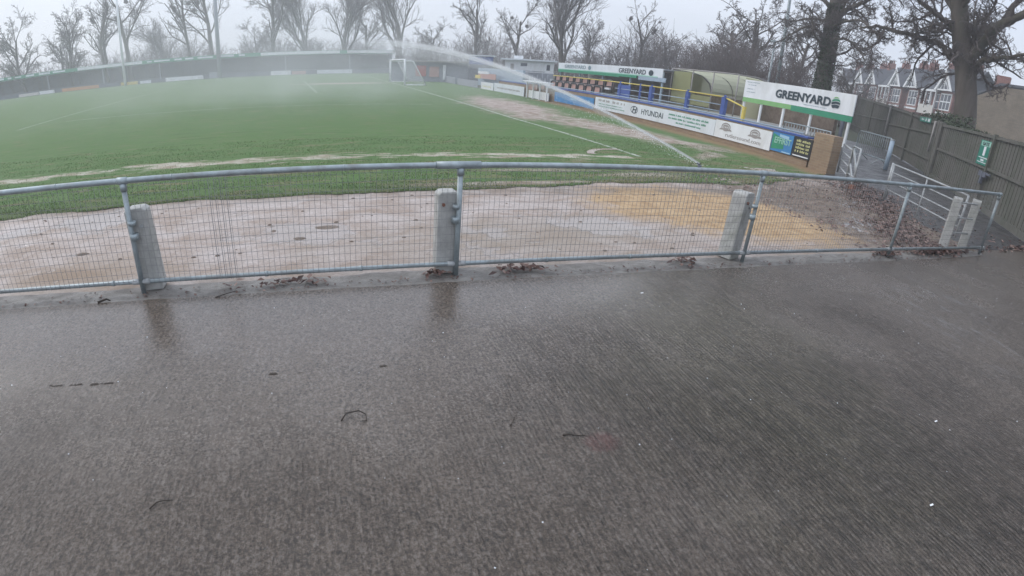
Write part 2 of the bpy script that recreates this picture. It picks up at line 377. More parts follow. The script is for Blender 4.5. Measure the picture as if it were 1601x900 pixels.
    g3 = math_n(nt, 'MULTIPLY', ramp(nt, w2, [(.38, 1), (.5, 0)]), math_n(nt, 'SUBTRACT', .6, math_n(nt, 'MULTIPLY', film, .4)))
    c2 = mixc(nt, g3, c2, (.03, .027, .024)); c2 = mixc(nt, math_n(nt, 'MULTIPLY', ramp(nt, w2, [(.53, 0), (.64, 1)]), .42), c2, (.22, .20, .18))
    c2 = mixc(nt, math_n(nt, 'MULTIPLY', math_n(nt, 'MULTIPLY', wvm, right, clamp=True), math_n(nt, 'SUBTRACT', .42, math_n(nt, 'MULTIPLY', film, .28))), c2, (.035, .029, .023))
    nt.links.new(c2, b.inputs['Base Color'])
    p = bump(nt, b, g1_, 1.0, .035); p = bump(nt, b, g2_, .9, .016, p); bump(nt, b, mid, .10, .02, p)
    return m
M['concrete'] = concrete_mat()
M['path'] = sand_mat('wet_tarmac_path', (.050, .048, .050), (.072, .07, .072), (.04, .036, .034), 1.5, (.3, .55))

def line_mat():
    m, nt, b = new_mat('worn_line_paint')
    v = coords(nt); f = noise(nt, v, 6, 6, .75)
    c = mixc(nt, ramp(nt, f, [(.40, 0), (.56, 1)]), (.10, .15, .065), (.46, .50, .42))
    nt.links.new(c, b.inputs['Base Color']); b.inputs['Roughness'].default_value = .8; return m
M['wornline'] = line_mat()
def faint_line():
    m, nt, b = new_mat('faint_line_paint')
    v = coords(nt); f = noise(nt, v, 3, 6, .75)
    c = mixc(nt, ramp(nt, f, [(.40, 0), (.6, .8)]), (.085, .14, .05), (.34, .40, .30))
    nt.links.new(c, b.inputs['Base Color']); b.inputs['Roughness'].default_value = .8; return m
M['faintline'] = faint_line()
def poly_mat():
    m, nt, b = new_mat('clouded_polycarbonate')
    v = coords(nt); f = noise(nt, v, 1.5, 5, .7)
    c = mixc(nt, ramp(nt, f, [(.35, 0), (.7, 1)]), (.30, .29, .16), (.42, .42, .28))
    nt.links.new(c, b.inputs['Base Color']); b.inputs['Roughness'].default_value = .4
    tl = N(nt, 'ShaderNodeBsdfTranslucent'); tl.inputs[0].default_value = (.74, .76, .58, 1); ms = N(nt, 'ShaderNodeMixShader'); ms.inputs[0].default_value = .62
    tp = N(nt, 'ShaderNodeBsdfTransparent'); tp.inputs[0].default_value = (.9, .9, .75, 1); m2 = N(nt, 'ShaderNodeMixShader'); m2.inputs[0].default_value = .22
    nt.links.new(b.outputs[0], ms.inputs[1]); nt.links.new(tl.outputs[0], ms.inputs[2]); nt.links.new(ms.outputs[0], m2.inputs[1]); nt.links.new(tp.outputs[0], m2.inputs[2])
    nt.links.new(m2.outputs[0], nt.nodes['Material Output'].inputs['Surface'])
    return m
M['polycarb'] = poly_mat()
def leaf_mat():
    m, nt, b = new_mat('fallen_leaves')
    g = N(nt, 'ShaderNodeNewGeometry')
    c = ramp(nt, g.outputs['Random Per Island'], [(0, (.05, .026, .022)), (.45, (.10, .05, .04)), (.75, (.16, .095, .075)), (1, (.26, .18, .15))])
    nt.links.new(c, b.inputs['Base Color']); b.inputs['Roughness'].default_value = .55; return m
M['leaf'] = leaf_mat()
def grassblade():
    m, nt, b = new_mat('grass_tufts')
    g = N(nt, 'ShaderNodeNewGeometry')
    c = ramp(nt, g.outputs['Random Per Island'], [(0, (.055, .105, .03)), (.6, (.10, .165, .055)), (.93, (.15, .19, .08)), (1, (.22, .19, .11))])
    nt.links.new(c, b.inputs['Base Color']); b.inputs['Roughness'].default_value = .8; return m
M['blade'] = grassblade()
def net_mat():
    m, nt, b = new_mat('goal_net'); b.inputs['Base Color'].default_value = (.7, .72, .72, 1); b.inputs['Roughness'].default_value = .8; return m
M['net'] = net_mat()
def drop_mat():
    m, nt, b = new_mat('water_drops')
    b.inputs['Base Color'].default_value = (.93, .95, .97, 1); b.inputs['Roughness'].default_value = .3
    b.inputs['Alpha'].default_value = .75; return m
M['drop'] = drop_mat()

# ------------------------------------------------------------------ camera (a wide CCTV lens with barrel distortion)
cd = bpy.data.cameras.new('camera'); cam = bpy.data.objects.new('camera', cd); COL.objects.link(cam)
X = (0.987144, -0.159458, 0.010972); Y = (0.060485, 0.43622, 0.897805); Z = (-0.147949, -0.885599, 0.440257)
cam.matrix_world = Matrix(((X[0], Y[0], Z[0], 0), (X[1], Y[1], Z[1], 0), (X[2], Y[2], Z[2], 1.98645), (0, 0, 0, 1)))
cd.type = 'PANO'; cd.panorama_type = 'FISHEYE_LENS_POLYNOMIAL'; cd.fisheye_fov = PI
cd.fisheye_polynomial_k0 = 0; cd.fisheye_polynomial_k1 = -1.23789281e-01; cd.fisheye_polynomial_k2 = -3.64963474e-04
cd.fisheye_polynomial_k3 = 2.99972729e-04; cd.fisheye_polynomial_k4 = -1.12364256e-05
cd.sensor_fit = 'HORIZONTAL'; cd.sensor_width = 16.01
cd.shift_x = 164.287 / 1601; cd.shift_y = 24.4 / 900
cd.clip_start = .05; cd.clip_end = 3000
SC.camera = cam

# ------------------------------------------------------------------ world, sun
w = bpy.data.worlds.new('World'); SC.world = w; w.use_nodes = True
nt = w.node_tree; bg = nt.nodes['Background']
sky = N(nt, 'ShaderNodeTexSky', sky_type='NISHITA'); sky.sun_disc = False
SUN_EL, SUN_ROT = R(38), R(-60)
sky.sun_elevation = SUN_EL; sky.sun_rotation = SUN_ROT; sky.dust_density = 3; sky.ozone_density = 1
tc = N(nt, 'ShaderNodeTexCoord')
mp = N(nt, 'ShaderNodeMapping'); mp.inputs['Scale'].default_value = (1, 1, 3); nt.links.new(tc.outputs['Generated'], mp.inputs[0])
cl = noise(nt, mp.outputs[0], 1.6, 5, .55, .3)
cloud = ramp(nt, cl, [(.3, (4.6, 4.85, 5.5)), (.7, (5.7, 5.9, 6.5))])
# colour ramps clamp above 1 in the picker only: scale the cloud colour instead
cloud = ramp(nt, cl, [(.3, (.66, .725, .86)), (.7, (.85, .90, 1.0))])
vm = N(nt, 'ShaderNodeVectorMath', operation='SCALE'); nt.links.new(cloud, vm.inputs[0]); sz_ = sep(nt, tc.outputs['Generated'])[2]; zc = math_n(nt, 'MAXIMUM', sz_, 0.0); nt.links.new(math_n(nt, 'ADD', 5.35, math_n(nt, 'MULTIPLY', zc, 3.2)), vm.inputs['Scale'])
nt.links.new(mixc(nt, .9, sky.outputs[0], vm.outputs[0]), bg.inputs[0])
bg.inputs[1].default_value = .12
sd = bpy.data.lights.new('sun', 'SUN'); sd.energy = .7; sd.angle = R(25); sd.color = (1, .97, .93)
so = bpy.data.objects.new('sun', sd); COL.objects.link(so)
# nishita: rotation 0 is +Y, positive turns clockwise seen from above
az = PI / 2 - SUN_ROT
dvec = Vector((math.cos(az) * math.cos(SUN_EL), math.sin(az) * math.cos(SUN_EL), math.sin(SUN_EL)))
so.rotation_euler = dvec.to_track_quat('Z', 'Y').to_euler()
SC.view_settings.view_transform = 'Standard'; SC.view_settings.look = 'None'; SC.view_settings.gamma = 1
SC.view_settings.exposure = .78; SC.view_settings.use_curve_mapping = False
SC.render.engine = 'CYCLES'
SC.cycles.use_denoising = True
SC.cycles.max_bounces = 6; SC.cycles.transparent_max_bounces = 12; SC.cycles.volume_bounces = 1
SC.cycles.volume_step_rate = 4; SC.cycles.volume_max_steps = 64

# ------------------------------------------------------------------ ground
def sheet(name, pts, m, z=0.0, parent=None, kind='structure'):
    mb = MB(); mb.poly([(x, y, z) for x, y in pts]); o = mb.build(name, m, parent)
    if kind: o['kind'] = kind
    return o
def jag(pts, amp, step, seed=0, freq=1.2):
    out = []
    for (x0, y0), (x1, y1) in zip(pts[:-1], pts[1:]):
        L = math.hypot(x1 - x0, y1 - y0); n = max(1, int(L / step)); nx, ny = -(y1 - y0) / L, (x1 - x0) / L
        for i in range(n):
            t = i / n; x = x0 + (x1 - x0) * t; y = y0 + (y1 - y0) * t
            k = mnoise.noise(Vector((x * freq, y * freq, seed))) * amp + mnoise.noise(Vector((x * freq * 6, y * freq * 6, seed + 9))) * amp * .4 + mnoise.noise(Vector((x * 25, y * 25, seed))) * amp * .15
            out.append((x + nx * k, y + ny * k))
    out.append(pts[-1]); return out
sheet('ground', [(-900, -300), (900, -300), (900, 900), (-900, 900)], M['field'], -.03)
sheet('path', [(10.9, 4.6), (31, 4.6), (31, 30), (12.5, 30), (12.6, 9.0)], M['path'], -.012)
PUD = -.014
HOL = ((.02, 6.35, .16), (-.32, 5.95, .09), (-1.1, 5.6, .05), (.45, 5.75, .1), (1.9, 6.9, .07), (2.5, 5.5, .08), (-3.0, 5.9, .12), (-2.6, 6.6, .06), (-1.9, 7.1, .05), (.3, 7.3, .04), (3.9, 6.4, .08), (4.5, 5.6, .06), (-4.1, 6.4, .1), (1.1, 5.2, .05), (-.6, 7.0, .07))
def sand_h(x, y):
    V_ = lambda k, o=0: mnoise.noise(Vector((x * k, y * k, o)))
    h = .016 * V_(.75) + .008 * V_(2.1, 3) + .004 * V_(6, 5) + .003 * V_(17, 7) + .001
    cs, sn = math.cos(-.48), math.sin(-.48); dx, dy = x - 6.2, y - 6.75
    r_ = math.hypot((dx * cs + dy * sn) / 2.25, (dy * cs - dx * sn) / 1.5) + .25 * V_(1.1, 9)
    k = max(0, min(1, (1.15 - r_) / .5)); h += k * (.022 + .022 * V_(3.2, 11) + .016 * abs(V_(7, 13)))
    k2 = max(0, min(1, (x - 6.8) / 2)) ; h += k2 * (1 - k) * (.008 * V_(9, 15) + .006 * V_(22, 17))
    for a, b, c in HOL:
        q = ((x - a) / c) ** 2 + ((y - b) / (c * .45)) ** 2
        if q < 4: h -= .022 * math.exp(-q)
    z = -.008 + h
    e_ = min(1, max(0, (y - 4.62) / .3)) * min(1, max(0, (8.3 - y) / .35)) if x < 8 else min(1, max(0, (y - 4.62) / .3))
    z = z * e_ + (1 - e_) * -.008
    return max(z, PUD)
mb = MB(); nx, ny = 440, 125; X0, X1, Y0, Y1 = -8.0, 14.0, 4.6, 10.85
rb_ = [(4.6, 11.15), (6.2, 11.6), (7.4, 12.1), (8.9, 13.2), (10.85, 13.95)]
def xr_(y):
    for (a, xa), (b, xb) in zip(rb_[:-1], rb_[1:]):
        if y <= b: return xa + (xb - xa) * (y - a) / (b - a) + .12 * mnoise.noise(Vector((3, y * 2.2, 1))) + .05 * mnoise.noise(Vector((3, y * 9, 1)))
    return 13.95
for j_ in range(ny + 1):
    y = Y0 + (Y1 - Y0) * j_ / ny; xe = xr_(y)
    for i_ in range(nx + 1):
        x = X0 + (xe - X0) * i_ / nx; mb.v.append((x, y, sand_h(x, y)))
for j_ in range(ny):
    for i_ in range(nx):
        a = j_ * (nx + 1) + i_; mb.f.append((a, a + 1, a + nx + 2, a + nx + 1)); mb.m.append(0); mb.smooth.append(True)
tag(mb.build('sand_strip', M['sand']), kind='structure')
sheet('sand_strip', [(-30, 4.6), (-8.0, 4.6), (-8.0, 10.8), (-30, 10.8)], M['sand'], -.008)
edge = jag([(-30, 7.7), (-5.32, 7.92), (-3.15, 8.07), (1.99, 8.03), (4.4, 8.35), (5.4, 8.65), (9.3, 8.78), (11.4, 9.6), (13.7, 10.55)], .13, .03, 5)
sheet('pitch_grass', edge + [(14.12, 10.8), (14.12, 46), (17, 75), (17, 100), (14, 112), (-120, 121), (-120, 7.7)], M['grass'], 0)
strip = jag([(-30, 4.33), (-3.25, 4.33), (0, 4.33), (4.1, 4.33), (8.0, 4.36), (10.9, 4.40)], .03, .04, 2, 2)
sheet('gritty_edge', strip + [(11.2, 4.66)] + jag([(10.9, 4.74), (4, 4.72), (-30, 4.75)], .05, .05, 8, 2), M['strip'], 0)
# the near concrete apron is a slab with a real edge
mb = MB(); ce = jag([(11.0, 4.50), (10.2, 4.43), (4, 4.38), (-30, 4.38)], .02, .06, 4, 2)
mb.prism([(-30, -20), (30, -20), (30, 4.7), (11.3, 4.7)] + ce, 'z', -.09, .012)
tag(mb.build('concrete_apron', M['concrete']), kind='structure')
# narrow joint across the slab, opened in places
mb = MB()
x = -2.35
while x < .7:
    L = rnd.uniform(.02, .09)
    if rnd.random() < (.8 if -2.1 < x < -1.55 or -1.0 > x > -1.15 else .06):
        wd = rnd.uniform(.004, .014); y = 3.01 + rnd.uniform(-.006, .006)
        mb.poly([(x, y - wd, .0145), (x + L, y - wd * rnd.random(), .0145), (x + L * .8, y + wd, .0145), (x + .01, y + wd * rnd.random(), .0145)])
    x += L
tag(mb.build('joint_grit', M['twigdark']), 'broken dark grit caught in the joint across the wet concrete', 'grit', kind='stuff')

# clods of darker mud standing on the sand
mb = MB(); rc = random.Random(41)
cl_pts = [(.02, 6.35, .17, .085), (-.32, 5.95, .09, .045), (-3.0, 5.9, .10, .05)] + [(rc.uniform(-6, 7), rc.uniform(5.0, 7.9), rc.uniform(.012, .04), 0) for _ in range(90)]
for (x, y, a, b_) in cl_pts:
    b_ = b_ or a * rc.uniform(.5, .9); z0 = sand_h(x, y) - .004; base = len(mb.v); n = 14
    for ring_, (f_, h_) in enumerate(((1.0, 0), (.7, .6), (.3, .95))):
        for k in range(n):
            t = 2 * PI * k / n; w_ = 1 + .22 * mnoise.noise(Vector((math.cos(t) * 1.7 + x * 9, math.sin(t) * 1.7 + y * 9, ring_)))
            mb.v.append((x + a * f_ * w_ * math.cos(t), y + b_ * f_ * w_ * math.sin(t), z0 + h_ * min(.02, a * .45) + .003 * rc.random()))
    for r_ in range(2):
        for k in range(n):
            k2 = (k + 1) % n; mb.f.append((base + r_ * n + k, base + r_ * n + k2, base + (r_ + 1) * n + k2, base + (r_ + 1) * n + k)); mb.m.append(0); mb.smooth.append(True)
    mb.f.append(tuple(base + 2 * n + k for k in range(n))); mb.m.append(0); mb.smooth.append(True)
tag(mb.build('mud_clods', M['soil']), 'dark mud clods lying on the pale wet sand behind the mesh fence', 'mud', kind='stuff')

# pitch markings
def strip_line(name, a, b, wd, m, z=.007):
    a = Vector((*a, 0)); b = Vector((*b, 0)); d = (b - a).normalized(); n = Vector((-d.y, d.x, 0)) * wd / 2
    return sheet(name, [((a + n).x, (a + n).y), ((a - n).x, (a - n).y), ((b - n).x, (b - n).y), ((b + n).x, (b + n).y)], m, z)
strip_line('goal_line_marking', (7.95, 11.6), (7.48, 20.0), .13, M['wornline'])
strip_line('goal_line_marking', (7.48, 20.0), (7.4, 88), .14, M['wornline'])
strip_line('penalty_box_marking', (-15.1, 25.4), (-17.6, 62), .2, M['faintline'])
strip_line('penalty_box_marking', (-13.5, 27.7), (5.5, 26.2), .16, M['faintline'], .0075)
strip_line('penalty_box_marking', (-.24, 38.0), (-1.9, 66), .2, M['faintline'], .008)
mb = MB(); n = 24
for k in range(n):
    a0 = R(172) + (R(90) - R(172)) * k / n; a1 = R(172) + (R(90) - R(172)) * (k + 1) / n
    c = (7.93, 11.62)
    mb.poly([(c[0] + r_ * math.cos(a), c[1] + r_ * .78 * math.sin(a), .009) for a, r_ in ((a0, 1.22), (a0, 1.42), (a1, 1.42), (a1, 1.22))])
tag(mb.build('corner_arc_marking', M['mudpatch']), kind='structure')

# grass tufts on the ragged edges
mb = MB()
def blade(x, y, z, h):
    a = rnd.uniform(0, 2 * PI); wx = math.cos(a) * .005; wy = math.sin(a) * .005; lx = rnd.uniform(-.5, .5) * h; ly = rnd.uniform(-.6, .3) * h
    mb.add([(x - wx, y - wy, z), (x + wx, y + wy, z), (x + lx, y + ly, z + h)], [(0, 1, 2)])
for x, y in edge:
    if x < -9: continue
    for _ in range(5): blade(x + rnd.uniform(-.03, .03), y + abs(rnd.gauss(0, .06)), 0, rnd.uniform(.015, .05))
for _ in range(9000):
    x = rnd.uniform(-7, 13.5); y = 8.2 + abs(rnd.gauss(0, 1.6))
    if x > 10 and y < 8.8 + (x - 9.3) * .42: continue
    if x > 3.5 and y < 8.9: continue
    blade(x, y, 0, rnd.uniform(.012, .035))
for _ in range(75000):
    y = 8.0 + 6.5 * rnd.random() ** 1.5; x = rnd.uniform(-9 - (y - 8) * .6, 13.9)
    if y < 8.15 + .12 * math.sin(x * 3): continue
    if x > 3 and y < 8.7: continue
    if x > 9.3 and y < 8.9 + (x - 9.3) * .42: continue
    if x < 7.6 and abs(y - 11.42) < .45 and rnd.random() < .85: continue
    if mnoise.noise(Vector((x * .8, y * 1.6, 4))) < -.12 and rnd.random() < .75: continue
    if x > 12.9: continue
    blade(x, y, 0, rnd.uniform(.012, .034))
tag(mb.build('grass_tufts', M['blade']), 'short green grass blades along the ragged edge of the pitch', 'grass', kind='stuff')

# ------------------------------------------------------------------ spectator fence
FY = 4.573
fence = empty('spectator_fence', (-1.7, FY, 0)); tag(fence, 'galvanised spectator rail with wire mesh panels between the wet concrete and sand', 'fence')
def fpart(mb, name, m, bevel=0): return world_part(mb, name, M[m], fence, bevel)
mb = MB(); mb.tube([(-9.5, FY, 1.094), (-4, FY, 1.094), (3, FY, 1.094), (10.97, FY, 1.094)], .027, 14)
for xx in (-6.6, -4.05, -3.1, -2.45, -1.35, -.55, .18, 1.0, 1.48, 2.45, 3.1, 3.7, 4.9, 5.4, 6.6, 7.3, 9.0, 10.1): mb.tube([(xx, FY, 1.094), (xx + .014, FY, 1.094)], .030, 12)
fpart(mb, 'top_rail', 'galv')
mb = MB(); mb.tube([(1.02, FY, 1.094), (1.44, FY, 1.094)], .036, 14); fpart(mb, 'rail_sleeve', 'galv')
mb = MB(); mb.tube([(-9.5, FY, .12), (10.97, FY, .12)], .022, 12)
for xx in (-3.4, -2.1, -.6, .3, 2.2, 3.2, 6.2): mb.tube([(xx, FY, .12), (xx + .03, FY, .12)], .027, 10)
fpart(mb, 'bottom_rail', 'galv')
TX = [(-6.9, .025), (-1.80, .024), (1.25, .027), (4.88, .023), (7.94, .024), (10.97, .024)]
for xx, r_ in TX:
    mb = MB(); mb.tube([(xx, FY, -.02), (xx, FY, 1.07)], r_, 12); fpart(mb, 'tube_post', 'galv')
    mb = MB(); mb.tube([(xx, FY, 1.0), (xx, FY, 1.066)], r_ + .008, 12); mb.tube([(xx - .045, FY, 1.094), (xx + .045, FY, 1.094)], .034, 12); fpart(mb, 'tee_clamp', 'galv')
    mb = MB(); mb.tube([(xx - .09, FY, .12), (xx - .02, FY, .12)], .028, 10); fpart(mb, 'bottom_clamp', 'white_gate')
    mb = MB(); mb.tube([(xx + .02, FY, .12), (xx + .09, FY, .12)], .028, 10); fpart(mb, 'bottom_clamp', 'white_gate')
for i in range(len(TX) - 1):
    x0, x1 = TX[i][0] + .035, TX[i + 1][0] - .035
    if i == 0: x0 = -6.85
    mb = MB(); r_ = .0017; k = 0; xx = x0
    while xx < x1:
        b_ = .004 * math.sin(xx * 2.1)
        mb.add([(xx - r_, FY - .024 + b_, .1), (xx + r_, FY - .024 + b_, .1), (xx + r_, FY - .024 + b_, 1.075), (xx - r_, FY - .024 + b_, 1.075)], [(0, 1, 2, 3)])
        mb.add([(xx, FY - .024 - r_, .1), (xx, FY - .024 + r_, .1), (xx, FY - .024 + r_, 1.075), (xx, FY - .024 - r_, 1.075)], [(0, 1, 2, 3)])
        xx += .0508
        if abs(xx - (-3.95)) < .15 or abs(xx + .93) < .1: # overlapped sheets: doubled wires
            mb.add([(xx - .02, FY - .03, .1), (xx - .014, FY - .03, .1), (xx - .014, FY - .03, 1.075), (xx - .02, FY - .03, 1.075)], [(0, 1, 2, 3)])
    zz = .13
    while zz < 1.07:
        n = 12
        for j in range(n):
            xa = x0 + (x1 - x0) * j / n; xb = x0 + (x1 - x0) * (j + 1) / n
            sa = .006 * math.sin(xa * 3 + zz * 5); sb = .006 * math.sin(xb * 3 + zz * 5)
            mb.add([(xa, FY - .026, zz - r_ + sa), (xb, FY - .026, zz - r_ + sb), (xb, FY - .026, zz + r_ + sb), (xa, FY - .026, zz + r_ + sa)], [(0, 1, 2, 3)])
        zz += .0762
    fpart(mb, 'mesh_panel', 'wire')
mb = MB()
for k in range(int((10.9 + 9) / .38)):
    xx = -8.6 + k * .38
    mb.tube([(xx, FY, 1.094), (xx + .005, FY, 1.094)], .0295, 8)
def cpost(x, y, wd, dp, h, rz=0, lean=0):
    mb = MB(); prof = [(-wd / 2, 0), (wd / 2, 0), (wd / 2, h - .03), (wd / 2 - .035, h), (-wd / 2 + .035, h), (-wd / 2, h - .03)]
    Mx = Matrix.Translation((x, y, 0)) @ Matrix.Rotation(rz, 4, 'Z') @ Matrix.Rotation(lean, 4, 'Y')
    n = len(prof)
    mb.prism([(a, b) for a, b in prof], 'y', -dp / 2, dp / 2, M=Mx)
    o = fpart(mb, 'concrete_post', 'post_concrete', .012)
    for (bx, bz) in ((-.25 * wd, h - .12), (.2 * wd, h - .17)):
        b2 = MB(); c = Mx @ Vector((bx, -dp / 2, bz)); c2 = Mx @ Vector((bx, -dp / 2 - .02, bz))
        b2.tube([c, c2], .017, 8)
        q = fpart(b2, 'bolt', 'rust' if bx < 0 else 'white_gate')
    return o
cpost(-1.72, 4.71, .21, .17, .82, 0, -R(3))
cpost(1.16, 4.70, .21, .17, .83, 0)
cpost(4.80, 4.75, .23, .19, .83, R(20), R(3))
cpost(9.93, 4.78, .17, .15, .93, R(30), R(2.5))
cpost(10.60, 4.76, .20, .15, .92, R(25), R(3))
for xx in (-1.78, 1.22, 4.86):
    mb = MB(); mb.tube([(xx, FY, .54), (xx, FY, .60)], .042, 12); fpart(mb, 'bracket', 'galv')
    mb = MB(); mb.tube([(xx, FY, .68), (xx, FY, .72)], .040, 12); fpart(mb, 'bracket', 'galv')
mb = MB()
for zz in (.86, .60, .34): mb.tube([(9.9, 4.72, zz), (10.5, 4.70, zz - .01)], .016, 8)
fpart(mb, 'short_rails', 'white_gate')

# ------------------------------------------------------------------ debris on the concrete
def leafpile(name, label, cx, cy, sx, sy, n, zmax=.05, cat='leaves', group=None):
    mb = MB()
    for _ in range(n):
        x = cx + rnd.gauss(0, sx); y = cy + rnd.gauss(0, sy); leaf(mb, x, y, .014 + abs(rnd.gauss(0, zmax * .5)), rnd.uniform(.025, .05))
    o = mb.build(name, M['leaf']); tag(o, label, cat, group, 'stuff'); return o
def leaf(mb, x, y, z, s):
    a = rnd.uniform(0, 2 * PI); t = rnd.uniform(-.5, .5); t2 = rnd.uniform(-.5, .5)
    u = Vector((math.cos(a), math.sin(a), t)) * s; v = Vector((-math.sin(a), math.cos(a), t2)) * s * .6; c = Vector((x, y, z + s * .35))
    k = Vector((0, 0, s * rnd.uniform(-.15, .4)))
    mb.add([c - u, c - v + k, c + u, c + v + k, c], [(0, 1, 4), (1, 2, 4), (2, 3, 4), (3, 0, 4)])
leafpile('leaf_pile', 'clump of reddish brown wet leaves right of the middle post foot', 1.95, 4.57, .13, .05, 60, .04)
leafpile('leaf_pile', 'small clump of brown leaves left of the middle post foot', 1.05, 4.58, .08, .04, 26, .03)
leafpile('leaf_pile', 'brown leaf clump at the rail between the middle post and the capped post', 3.98, 4.6, .1, .06, 34, .05)
leafpile('leaf_pile', 'long thin drift of red brown leaves under the left rail', -.42, 4.55, .22, .03, 40, .02)
leafpile('leaf_pile', 'rust red leaf heap at the foot of the thin tube post', 7.95, 4.62, .1, .07, 60, .07)
leafpile('leaf_pile', 'thick brown leaf heap against the two right hand concrete posts', 9.5, 4.68, .45, .10, 420, .08)
mb = MB()
cnt = 0
while cnt < 5200:
    x = rnd.uniform(7.6, 14.4); y = rnd.uniform(4.6, 10.3)
    d1 = (y - 4.7) - (x - 8.6) * .8
    dist = abs((y - (5.1 + (x - 9.6) * 1.05)))
    p = math.exp(-(dist / .85) ** 2) * .95 + .06
    if y < 4.9: p = .5 if x > 8 else .2
    if y > 9.2: p *= .6
    p *= .35 + 1.1 * max(0, mnoise.noise(Vector((x * 1.4, y * 1.4, 2))) + .35)
    if rnd.random() < p: leaf(mb, x, y, .002, rnd.uniform(.022, .05)); cnt += 1
tag(mb.build('leaf_litter', M['leaf']), 'brown dead leaves strewn over the soil towards the gates', 'leaves', kind='stuff')
mb = MB()
for _ in range(700):
    x = rnd.uniform(-8, 10); leaf(mb, x, 4.42 + abs(rnd.gauss(0, .1)), .005, rnd.uniform(.008, .022))
tag(mb.build('leaf_debris', M['leaf']), 'fine brown leaf scraps along the foot of the mesh fence', 'leaves', kind='stuff')
mb = MB()
for _ in range(170):
    x = rnd.uniform(-4, 9); y = rnd.uniform(.6, 4.3); s = rnd.choice((.002, .003, .003, .004, .006))
    mb.add([(x - s, y, .012), (x, y - s, .012), (x + s, y, .012), (x, y + s, .012), (x, y, .012 + s)], [(0, 1, 4), (1, 2, 4), (2, 3, 4), (3, 0, 4)])
tag(mb.build('stone_specks', M['offwhite']), 'tiny pale grit specks scattered on the wet concrete', 'grit', kind='stuff')
def twig(label, pts, r_=.006):
    mb = MB(); mb.tube(pts, [r_ * (1 - .5 * i / (len(pts) - 1)) for i in range(len(pts))], 6)
    return tag(mb.build('fallen_twig', M['twigdark']), label, 'twig')
twig('curled black twig left of centre on the wet concrete', [(.02, 2.44, .02), (.05, 2.49, .035), (.13, 2.50, .04), (.17, 2.47, .03), (.17, 2.42, .02), (.14, 2.43,   .018)], .0055)
twig('short thin twig low on the left of the concrete', [(-.99, 1.83, .018), (-.96, 1.87, .022), (-.92, 1.885, .02), (-.88, 1.885, .018)], .004)
twig('thin forked twig beside the faint red stain', [(1.29, 2.10, .018), (1.33, 2.10, .02), (1.36, 2.08, .022), (1.42, 2.07, .018)], .005)
twig('small crooked twig right of the curled black twig', [(1.01, 2.24, .018), (1.06, 2.31, .022), (1.08, 2.32, .018)], .003)
twig('twig lying right at the foot of the left rail', [(-1.05, 4.33, .016), (-.95, 4.37, .03), (-.86, 4.44, .02)], .006)
twig('dark twig against the left tube post foot', [(-2.2, 4.38, .018), (-2.12, 4.42, .03), (-2.08, 4.40, .02)], .012)
for x, y, lab in ((2.95, 3.88, 'white paper scrap high on the concrete right of centre'), (4.17, 1.51, 'small white scrap on the concrete at right'), (3.24, .94, 'white scrap near the lower right of the concrete')):
    mb = MB(); mb.add([(-.016, -.004, 0), (.014, -.007, .003), (.018, .004, .005), (-.012, .006, .002)], [(0, 1, 2, 3)])
    o = mb.build('paper_scrap', M['white'], loc=(x, y, .016)); tag(o, lab, 'scrap')

# ------------------------------------------------------------------ lettering
def text(name, s, m, parent, width=None, height=None, Mx=None, bold=0, shear=0, body='x'):
    cu = bpy.data.curves.new(name, 'FONT'); cu.body = s; cu.size = 1; cu.offset = bold; cu.shear = shear; cu.extrude = .004; cu.resolution_u = 3
    to = bpy.data.objects.new(name + '_tmp', cu); COL.objects.link(to)
    bpy.context.view_layer.update()
    me = bpy.data.meshes.new_from_object(to.evaluated_get(bpy.context.evaluated_depsgraph_get()))
    bpy.data.objects.remove(to); me.name = name
    xs = [v.co.x for v in me.vertices]; ys = [v.co.y for v in me.vertices]
    w0, h0 = max(xs) - min(xs), max(ys) - min(ys)
    sx = width / w0 if width else height / h0; sy = height / h0 if height else sx
    inv = (Matrix.Translation(parent.location) @ parent.rotation_euler.to_matrix().to_4x4()).inverted() if parent else Matrix()
    for v in me.vertices:
        p = Vector(((v.co.x - min(xs)) * sx, (v.co.y - min(ys)) * sy, v.co.z))
        v.co = inv @ (Mx @ p)
    me.materials.clear(); me.materials.append(m)
    o = bpy.data.objects.new(name, me); COL.objects.link(o)
    if parent: o.parent = parent
    return o
def wallM(x, y, z):   # lettering on a wall that faces -X; text runs towards -Y
    return Matrix(((0, 0, -1, x), (-1, 0, 0, y), (0, 1, 0, z), (0, 0, 0, 1)))
def dirM(o, right, z0=None):
    r_ = Vector((right[0], right[1], 0)).normalized(); n = r_.cross(Vector((0, 0, 1)))
    return Matrix(((r_.x, 0, n.x, o[0]), (r_.y, 0, n.y, o[1]), (0, 1, 0, o[2]), (0, 0, 0, 1)))
def marks(mb, Mx, x0, x1, z, h, seed):
    """illegible small print: a row of uneven little strokes"""
    rr = random.Random(seed); x = x0
    while x < x1:
        wd = rr.uniform(.25, .6) * h
        if rr.random() < .84:
            mb.add([Mx @ Vector(p) for p in ((x, z, .004), (x + wd, z, .004), (x + wd, z + h * rr.uniform(.6, 1), .004), (x, z + h * rr.uniform(.6, 1), .004))], [(0, 1, 2, 3)])
        x += wd + .2 * h
def disc(mb, Mx, cx, cz, rx, rz, zo=.005, n=28, mi=0, a0=0, a1=2 * PI):
    mb.add([Mx @ Vector((cx + rx * math.cos(a0 + (a1 - a0) * k / n), cz + rz * math.sin(a0 + (a1 - a0) * k / n), zo)) for k in range(n)], [tuple(range(n))], mi)
